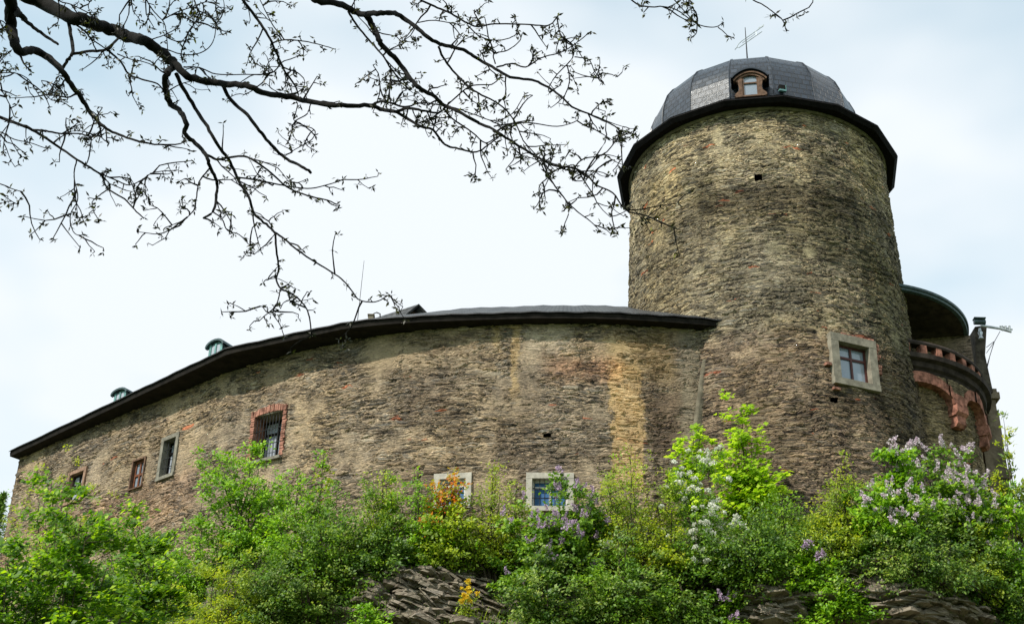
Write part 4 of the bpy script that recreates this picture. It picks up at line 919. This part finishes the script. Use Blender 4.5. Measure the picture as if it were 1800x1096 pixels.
# low undergrowth creeping over the slope: a mass nobody could count
r = np.random.default_rng(8); P = []
while len(P) < 5200:
    x, y = r.uniform(0, 1800), r.uniform(885, 1110); 
    if (705 < x < 870 and y > 1000 + .0 * x) or (1285 < x < 1400 and y > 1030) or (1450 < x < 1720 and y > 985 + (x - 1450) * .12): 
        if r.random() < .93: continue
    h = hit(x, y)
    if h[0] is None: continue
    P.append(np.array(h[0]) + np.array([0, -.06, .06]) + r.normal(size=3) * .05)
P = np.array(P); ids = np.repeat(np.arange(len(P)), 13); Q = P[ids] + r.normal(size=(len(ids), 3)) * np.array([.16, .10, .10])
k = (np.sin(P[ids][:, 0] * 1.3) + np.sin(P[ids][:, 0] * 3.1 + P[ids][:, 2] * 2)) > .2
for nm_, kk, mt in (('creeping_undergrowth', k, 'mid'), ('creeping_undergrowth', ~k, 'dark')):
    uo = leaf_obj(nm_, leaves_np(r, Q[kk], .07, .042, .9), LM[mt], None); tag(uo, 'low green undergrowth covering the slope between the bushes', 'undergrowth', kind='stuff')
# grass on the ledges: nobody could count the blades
P = []; r = np.random.default_rng(4)
Fc = []
for (px, py, F, wd, n) in ((1490, 975, 37.3, 1.1, 1400), (655, 1050, 36.9, 1.0, 150), (820, 1030, 36.6, 1.4, 150), (1300, 1035, 36.4, 1.5, 200), (1560, 1000, 37, 2.4, 300), (1420, 965, 37.3, 1.2, 600)):
    for q in range(n):
        c = at(px, py, F); x = c.x + r.normal() * wd * .4; y = F + r.normal() * .35; P.append([x, y, tz(x, y) + .0])
P = np.array(P); n = len(P); h_ = r.uniform(.15, .5, n)[:, None]; b_ = r.normal(size=(n, 3)) * .18; b_[:, 2] = 1; b_[:, 1] -= .25
sd = rnd_unit(r, n) * .012; V = np.stack([P - sd, P + sd, P + b_ * h_ * .6 + sd * .7 + np.array([0, -.0, 0]), P + b_ * h_ + np.array([0, -.06, -.05])], 1).reshape(-1, 3)
go = quads_mesh('ledge_grass', V, np.arange(4 * n).reshape(-1, 4), LM['olive']); tag(go, 'tufts of grass growing on the rock ledges', 'grass', kind='stuff')

# ================================================================ overhanging tree, still nearly bare in spring
BK = simple('dark_tree_bark', (.010, .009, .008), .9, .1, var=.5, sc=20)
BUD = leafmat('unfolding_buds', [(0, (.012, .011, .006)), (.7, (.025, .024, .008)), (.92, (.06, .06, .012)), (1, (.20, .22, .02))], .15)
BR_ = [   # (name, widths px start/end, photo trace, depth at start, depth change)
 ('A', 27, 15, [(-60, -60), (20, -18), (78, 5), (117, 27), (153, 37), (190, 51), (226, 64), (255, 73), (285, 93), (307, 111)], 7.0, -.2),
 ('A2', 13, 6, [(300, 104), (328, 133), (350, 140), (387, 147), (431, 150), (467, 164), (511, 171), (547, 179), (600, 185), (649, 186), (672, 193), (696, 196)], 6.8, -.3),
 ('A3', 5, 2.2, [(696, 196), (720, 190), (745, 195), (771, 198), (785, 186)], None, 0),
 ('A4', 4.5, 1.8, [(696, 196), (735, 220), (761, 229), (782, 254), (806, 261), (837, 267), (862, 252), (880, 238)], None, .2),
 ('A5', 4, 2, [(655, 184), (669, 178), (690, 182), (712, 188), (740, 181), (765, 183)], None, .1),
 ('B', 10, 3, [(304, 118), (294, 128), (290, 146), (297, 179), (318, 197), (327, 219), (325, 234), (343, 252), (361, 270), (369, 292), (381, 318), (380, 347), (374, 372), (358, 383)], 6.8, -.4),
 ('B2', 4, 1.8, [(361, 270), (381, 280), (409, 276), (434, 276), (471, 299), (504, 328), (540, 343), (575, 352), (591, 359)], None, -.2),
 ('B3', 2.4, 1.2, [(369, 295), (350, 320), (345, 350), (340, 370), (320, 388), (290, 400)], None, .1),
 ('B4', 2.2, 1.2, [(374, 372), (390, 385), (400, 405), (420, 412), (440, 432)], None, .1),
 ('C', 6, 3.2, [(310, 130), (323, 157), (347, 197), (365, 223), (383, 255), (405, 285), (420, 318), (438, 347), (447, 376), (468, 394), (484, 410)], 6.8, -.5),
 ('C2', 2.8, 1.4, [(416, 312), (438, 314), (474, 321), (511, 328), (547, 331), (584, 322), (603, 316)], None, -.1),
 ('C3', 3.2, 2.0, [(484, 410), (486, 440), (490, 470), (486, 492), (495, 508), (510, 514), (530, 530), (542, 550), (548, 588)], None, -.1),
 ('C4', 3, 1.6, [(478, 404), (500, 420), (520, 437), (545, 455), (570, 470), (600, 490), (618, 510), (632, 527), (660, 530), (684, 518)], None, -.2),
 ('C5', 2, 1.2, [(493, 508), (488, 530), (480, 550), (492, 570), (500, 592)], None, .1),
 ('C6', 1.8, 1.1, [(490, 545), (470, 548), (460, 538), (448, 542)], None, .1),
 ('D', 5.5, 4, [(390, 148), (409, 179), (434, 201), (456, 230), (478, 255), (500, 277), (525, 290), (547, 303)], None, -.1),
 ('E', 22, 5, [(10, -50), (18, 0), (19, 40), (24, 66), (35, 91), (58, 88), (80, 98), (106, 120), (120, 142), (142, 171), (164, 204), (186, 226)], 6.4, .1),
 ('E1', 4, 1.6, [(186, 226), (215, 239), (252, 250), (277, 254), (314, 253), (327, 246)], None, -.1),
 ('E2', 6, 3.5, [(40, 33), (62, 51), (84, 66), (102, 78)], None, .1),
 ('E3', 18, 5, [(20, 14), (30, 22), (38, 28), (46, 35)], None, .1),
 ('E4', 4, 1.8, [(35, 91), (40, 108), (48, 119)], None, .1),
 ('E5', 2.6, 1.6, [(135, 163), (120, 171), (100, 168), (87, 166), (92, 153), (101, 145)], None, .1),
 ('E6', 2, 1.3, [(186, 226), (187, 248), (176, 240), (163, 240), (160, 250)], None, .1),
 ('F', 5.5, 4.5, [(119, 35), (126, 66), (128, 93), (119, 106), (109, 121)], None, -.3),
 ('F2', 4.5, 3.5, [(128, 95), (157, 90), (188, 87), (206, 69)], None, .1),
 ('F3', 3.2, 1.8, [(188, 87), (212, 109), (226, 130), (248, 139), (277, 148), (290, 165), (296, 185)], None, .1),
 ('F4', 3, 1.6, [(131, 42), (150, 56), (161, 69), (188, 87)], None, .1),
 ('F5', 1.8, 1, [(206, 95), (230, 104), (262, 112), (290, 130), (300, 150)], None, .1),
 ('Gg', 5, 1.8, [(-30, 195), (0, 206), (29, 217), (55, 228), (88, 248), (113, 265), (139, 283), (161, 296), (179, 310), (190, 332), (219, 350), (237, 369), (252, 383)], 6.0, .3),
 ('G2', 3.4, 1.5, [(55, 228), (80, 230), (109, 235), (139, 235), (164, 241), (188, 233)], None, .1),
 ('G3', 2, 1.2, [(135, 281), (130, 310), (137, 348), (124, 376), (126, 400), (134, 412), (147, 413)], None, .1),
 ('G4', 2.2, 1.3, [(172, 303), (204, 317), (226, 325), (248, 317), (270, 303), (314, 299)], None, .1),
 ('G5', 2, 1.2, [(190, 332), (175, 343), (162, 355), (165, 372), (172, 384)], None, .1),
 ('G6', 2, 1.2, [(-30, 225), (0, 232), (25, 245), (50, 250), (84, 262)], 6.0, .1),
 ('G7', 2, 1.2, [(-30, 318), (0, 323), (22, 332), (40, 337)], 5.6, .1),
 ('G8', 1.8, 1, [(-20, 330), (0, 340), (15, 350), (30, 359)], 5.6, .1),
 ('H', 5, 2.2, [(410, -40), (427, 0), (449, 29), (471, 62), (485, 91), (500, 124), (518, 150), (525, 166)], 6.3, .2),
 ('H2', 2.4, 1.2, [(478, 76), (500, 70), (530, 72), (560, 78), (590, 87)], None, .1),
 ('H3', 2, 1.2, [(494, 112), (478, 128), (465, 120), (450, 112), (446, 105)], None, .1),
 ('H4', 2, 1.2, [(500, 70), (480, 45), (468, 22), (452, -10)], None, .1),
 ('I', 13, 6, [(500, -40), (540, -8), (559, 0), (602, 10), (633, 24), (657, 24), (684, 23), (700, 26), (724, 43), (751, 65), (775, 78)], 6.6, -.1),
 ('I2', 5.5, 1.8, [(775, 78), (814, 88), (837, 102), (865, 118), (896, 135), (935, 141), (959, 151), (983, 167), (1006, 188), (1034, 200), (1058, 211), (1081, 222), (1092, 235)], None, -.3),
 ('J', 9, 4.2, [(645, 26), (657, 50), (665, 66), (673, 82), (696, 104), (716, 131), (735, 153), (763, 169), (779, 184), (806, 196), (841, 216)], 6.5, -.2),
 ('J1', 4.2, 1.5, [(841, 216), (873, 231), (912, 257), (943, 275), (971, 290), (1010, 296), (1034, 310), (1049, 326), (1077, 339), (1100, 369), (1128, 377), (1150, 385), (1180, 398)], None, -.3),
 ('J2', 2.6, 1.3, [(955, 284), (967, 314), (994, 351), (1014, 371), (1037, 388), (1057, 408)], None, -.1),
 ('J3', 1.8, 1.2, [(963, 312), (949, 326), (948, 345), (951, 369)], None, .1),
 ('J4', 2.2, 1.2, [(1010, 294), (1026, 279), (1061, 271), (1085, 243), (1088, 231), (1110, 236), (1118, 235)], None, .1),
 ('J5', 1.8, 1.2, [(994, 351), (1000, 372), (992, 395), (990, 408)], None, .1),
 ('J6', 2, 1.2, [(1010, 296), (1005, 315), (1020, 318), (1034, 312)], None, .1),
 ('J7', 1.6, 1, [(1061, 271), (1080, 283), (1100, 292)], None, .1),
 ('K', 3.6, 1.5, [(771, 82), (782, 106), (806, 135), (833, 159), (869, 178), (892, 196), (908, 220), (920, 247), (943, 273)], None, .3),
 ('L', 3.4, 1.8, [(700, -25), (743, 2), (775, 16), (798, 27), (822, 41), (841, 47), (869, 42), (924, 43), (963, 45), (979, 31)], 6.2, .1),
 ('L2', 2, 1.5, [(979, 31), (986, 63), (1006, 80), (1006, 102), (979, 131), (965, 153), (966, 163)], None, .1),
 ('L3', 2.6, 1.3, [(873, 118), (900, 112), (924, 118), (951, 102), (986, 92), (1010, 78), (1039, 55)], None, .1),
 ('L4', 2, 1.2, [(822, 45), (845, 65), (877, 71), (904, 63), (910, 50)], None, .1),
 ('L5', 1.8, 1.2, [(1010, 100), (1035, 105), (1045, 125), (1060, 145)], None, .1),
 ('L6', 2, 1.2, [(871, 112), (868, 95), (893, 88), (915, 70), (910, 55), (906, 30)], None, .1),
 ('Mm', 3.2, 2, [(612, 20), (629, 47), (653, 75), (673, 98), (688, 122), (705, 140), (716, 131)], None, .1),
 ('Nn', 2.2, 1.6, [(785, 186), (814, 160), (833, 150), (865, 148), (880, 135)], None, .1),
 ('Oo', 2.2, 1.2, [(868, 222), (892, 218), (932, 216), (979, 222), (1014, 212), (1015, 198)], None, .1),
 ('Pp', 2.8, 1.6, [(779, 190), (794, 208), (815, 222), (833, 235), (853, 251), (875, 240)], None, .1),
 ('P2', 2, 1.2, [(716, 140), (688, 146), (683, 170), (676, 182)], None, .1),
 ('P3', 2, 1.2, [(765, 183), (800, 190), (830, 200), (868, 212), (900, 200), (920, 170)], None, .1),
 ('P4', 1.8, 1.2, [(735, 40), (760, 36), (790, 40), (812, 45)], None, .1),
 ('Q', 2.4, 1.3, [(1060, -50), (1112, 2), (1140, 12), (1165, 12), (1190, 18), (1225, 42), (1255, 48), (1272, 40)], 5.8, .1),
 ('Q2', 1.8, 1.2, [(1225, 42), (1224, 58), (1214, 68)], None, .1),
 ('Q3', 1.6, 1.1, [(1262, 48), (1272, 56), (1281, 65)], None, .1),
 ('Q4', 2.2, 1.3, [(1290, -50), (1320, -4), (1340, 8), (1360, 22), (1376, 36), (1382, 55)], 5.8, .1),
 ('Q5', 2.2, 1.2, [(1160, -50), (1180, -8), (1205, 22), (1225, 42)], 5.8, .1),
 ('R1', 2.2, 1.5, [(235, -40), (228, 0), (226, 25), (215, 50)], 6.8, .1),
 ('R2', 2, 1.3, [(250, -40), (258, 0), (272, 22), (288, 40), (293, 65), (295, 92)], 6.8, .1),
 ('R3', 1.8, 1.2, [(258, 72), (288, 62), (314, 47), (319, 27)], None, .1),
 ('R4', 1.8, 1.2, [(285, 84), (317, 95), (347, 95), (369, 82), (378, 62), (379, 40), (383, 26)], None, .1),
 ('R5', 1.8, 1.1, [(285, 36), (310, 22), (336, 13), (361, 4), (385, 6)], None, .1),
 ('R6', 2.2, 1.2, [(100, -30), (103, 0), (125, 8), (150, 20), (170, 30)], 6.4, .1),
 ('S', 2.2, 1.2, [(322, 118), (350, 119), (380, 130), (431, 131), (478, 128), (493, 109)], None, .1),
 ('T', 2, 1.2, [(-30, 40), (0, 36), (12, 46), (18, 60)], 6.2, .1),
 ('T2', 2, 1.2, [(-30, 120), (0, 128), (25, 128), (50, 140), (70, 170)], 6.0, .1),
 ('T3', 2, 1.2, [(-30, 150), (0, 158), (15, 180), (25, 205)], 6.0, .1),
 ('U', 2.4, 1.3, [(330, -30), (345, 10), (350, 25), (330, 60), (318, 75)], 6.4, .1),
 ('U2', 2, 1.2, [(350, 20), (372, 30), (390, 60)], None, .1),
 ('V', 2, 1.2, [(547, 178), (540, 200), (520, 214), (552, 228), (548, 245), (520, 262), (500, 275)], None, .1),
]
tree = empty('overhanging_tree', (-4.3, 4.6, -1.6), 'dark spring tree whose nearly bare budding branches hang into the picture from above', 'tree')
trc = {}; rgt = np.random.default_rng(77); bob = {}
def smooth_px(P, k=5): return [(v.x, v.y) for v in catmull([(x, y, 0) for x, y in P], k)]
for nm, w0, w1, P, dp, dd_ in BR_:
    q = smooth_px(P)
    if dp is None:
        best = min(((math.hypot(a[0] - P[0][0], a[1] - P[0][1]), a[2]) for t in trc.values() for a in t), key=lambda v: v[0]); dp = best[1]
    m = len(q); ph = rgt.random() * 6
    trc[nm] = [(x, y, dp + dd_ * (i / (m - 1)) + (.12 * math.sin(ph + i * .35) - .12 * math.sin(ph)) * min(1, i / 6)) for i, (x, y) in enumerate(q)]
# trunk and the limbs outside the picture that carry the branches
s = MB(); TB = Vector((-4.3, 4.6, -1.6)); l0 = atd(-420, -60, 6.6)
def dpt(x, y, d): return atd(x, y, d / 1.0)
s.tube([TB, TB + Vector((.05, 0, 1.2)), Vector((-4.1, 4.8, 1.4)), l0], [.34, .27, .24, .18], 12)
s.build('trunk', BK, tree, True)
limbs = [([(-420, -60, 6.6), (-250, -110, 6.8), (-150, -100, 7.0), (-60, -60, 7.0)], 60, 28), ([(-420, -60, 6.6), (-300, -170, 6.4), (-120, -150, 6.4), (10, -50, 6.4)], 40, 22),
         ([(-250, -110, 6.8), (0, -220, 6.8), (250, -190, 6.7), (420, -110, 6.6), (500, -40, 6.6)], 36, 14), ([(420, -110, 6.6), (650, -150, 6.3), (900, -150, 6.0), (1060, -50, 5.8)], 10, 3), ([(900, -150, 6.0), (1100, -130, 5.8), (1290, -50, 5.8)], 4, 2.2), ([(1040, -140, 5.85), (1110, -100, 5.8), (1160, -50, 5.8)], 3, 2),
         ([(250, -190, 6.7), (330, -110, 6.5), (410, -40, 6.3)], 12, 5), ([(600, -145, 6.35), (650, -90, 6.3), (700, -25, 6.2)], 8, 3.4), ([(-420, -60, 6.6), (-260, 60, 6.2), (-120, 150, 6.0), (-30, 195, 6.0)], 22, 5), ([(-260, 60, 6.2), (-160, 220, 5.8), (-30, 318, 5.6)], 9, 2), ([(-120, 150, 6.0), (-80, 200, 6.0), (-30, 225, 6.0)], 4, 2),
         ([(-160, 220, 5.8), (-90, 290, 5.7), (-20, 330, 5.6)], 4, 2), ([(-200, 90, 6.1), (-110, 100, 6.05), (-30, 120, 6.0)], 4, 2), ([(-200, 95, 6.1), (-110, 130, 6.05), (-30, 150, 6.0)], 4, 2), ([(-300, 30, 6.3), (-120, 30, 6.2), (-30, 40, 6.2)], 4, 2), ([(240, -190, 6.7), (240, -110, 6.75), (235, -40, 6.8)], 4, 2.2), ([(250, -190, 6.7), (256, -110, 6.75), (250, -40, 6.8)], 4, 2), ([(90, -205, 6.7), (90, -110, 6.5), (100, -30, 6.4)], 4, 2.2), ([(300, -170, 6.6), (320, -90, 6.5), (330, -30, 6.4)], 4, 2.4)]
s = MB()
for P, a, b in limbs:
    q = catmull([atd(*p) for p in P], 5); n = len(q); s.tube(q, [(a + (b - a) * i / (n - 1)) / 2 / F_PX * 6.4 for i in range(n)], 8)
s.build('limbs', BK, tree, True)
def star(r, c, size, out_, P):
    for k in range(int(r.integers(5, 9))): out_.append((c + r.normal(size=3) * size * .25, size))
tw_total = 0
def grow(r, sm, buds, p, dr, ln, rad, lvl):
    k = max(4, int(ln / .035)); pts = [p]; d = dr / np.linalg.norm(dr); curl = r.normal(size=3) * .16
    for i in range(k):
        d = d + curl * .35 + r.normal(size=3) * .17; d = d / np.linalg.norm(d); pts.append(pts[-1] + d * ln / k)
    sm.tube(pts, [max(.0018, rad * (1 - .55 * i / k)) for i in range(k + 1)], 4, cap=False)
    for i in range(1, k + 1):
        if r.random() < (.26 if i < k else 1):
            o = r.normal(size=3); o -= d * o.dot(d); o = o / np.linalg.norm(o) * r.uniform(.008, .022); sm.tube([pts[i], pts[i] + o], [.0022, .0016], 3, cap=False); buds.append(pts[i] + o)
        if lvl and r.random() < .26:
            o = r.normal(size=3); o = o - d * o.dot(d); grow(r, sm, buds, pts[i], d * .6 + o / np.linalg.norm(o) * .9 + np.array([0, 0, -.15]), ln * r.uniform(.35, .6), rad * .7, lvl - 1)
fine_set = {'A': .05, 'E': .08, 'E2': 0, 'E3': 0, 'F': .0, 'D': .05, 'I': .12, 'J': .35, 'B': .3, 'A2': .3, 'C': .35}
for nm, w0, w1, P, dp, dd_ in BR_:
    tr = trc[nm]; m = len(tr); pts = [atd(*t) for t in tr]; sm = MB(); buds = []; thin = w0 < 5; wf = 1.1 if w0 > 12 else 1.3
    rad = [((w0 + (w1 - w0) * (i / (m - 1)) ** .8) / 2) / F_PX * tr[i][2] * wf * (1 + .04 * math.sin(i * 1.7 + m)) for i in range(m)]
    pj = [Vector(p) + Vector(tuple(rgt.normal(size=3))) * min(.004, rad[i] * .15) for i, p in enumerate(pts)]
    sm.tube(pj, rad, 8 if w0 > 6 else 5); acc = 0; dens = fine_set.get(nm, .2 if nm[0] == 'Q' else .62 if nm[0] in 'RTUSH' else .55)
    for i in range(1, m):
        L_ = (pts[i] - pts[i - 1]).length; acc += L_; dr = np.array((pts[i] - pts[i - 1]).normalized())
        while acc > .05:
            acc -= .05
            u_ = rgt.random()
            if u_ < dens * .38:
                o = rgt.normal(size=3); o -= dr * o.dot(dr); o /= np.linalg.norm(o)
                grow(rgt, sm, buds, np.array(pts[i]), dr * .75 + o * .9, rgt.uniform(.06, .23), .0042, 1)
            elif thin and u_ < dens * .38 + .34: 
                o = rgt.normal(size=3); o -= dr * o.dot(dr); o = o / np.linalg.norm(o) * rgt.uniform(.01, .03); sm.tube([np.array(pts[i]), np.array(pts[i]) + o], [.003, .002], 3, cap=False); buds.append(np.array(pts[i]) + o)
    if w1 < 3: buds.append(np.array(pts[-1]))
    if nm == 'D': buds = buds[:-1]
    bo = sm.build('branch', BK, tree, w0 > 6)
    if buds:
        Pb = []; 
        for b in buds:
            k = int(rgt.integers(4, 8)); Pb += [b + rgt.normal(size=3) * .003 for _ in range(k)]
        Pb = np.array(Pb); out_ = rnd_unit(rgt, len(Pb)) * 1.0
        leaf_obj('young_leaves', leaves_np(rgt, Pb, .024, .0085, 1.8, out_, .35), BUD, bo)
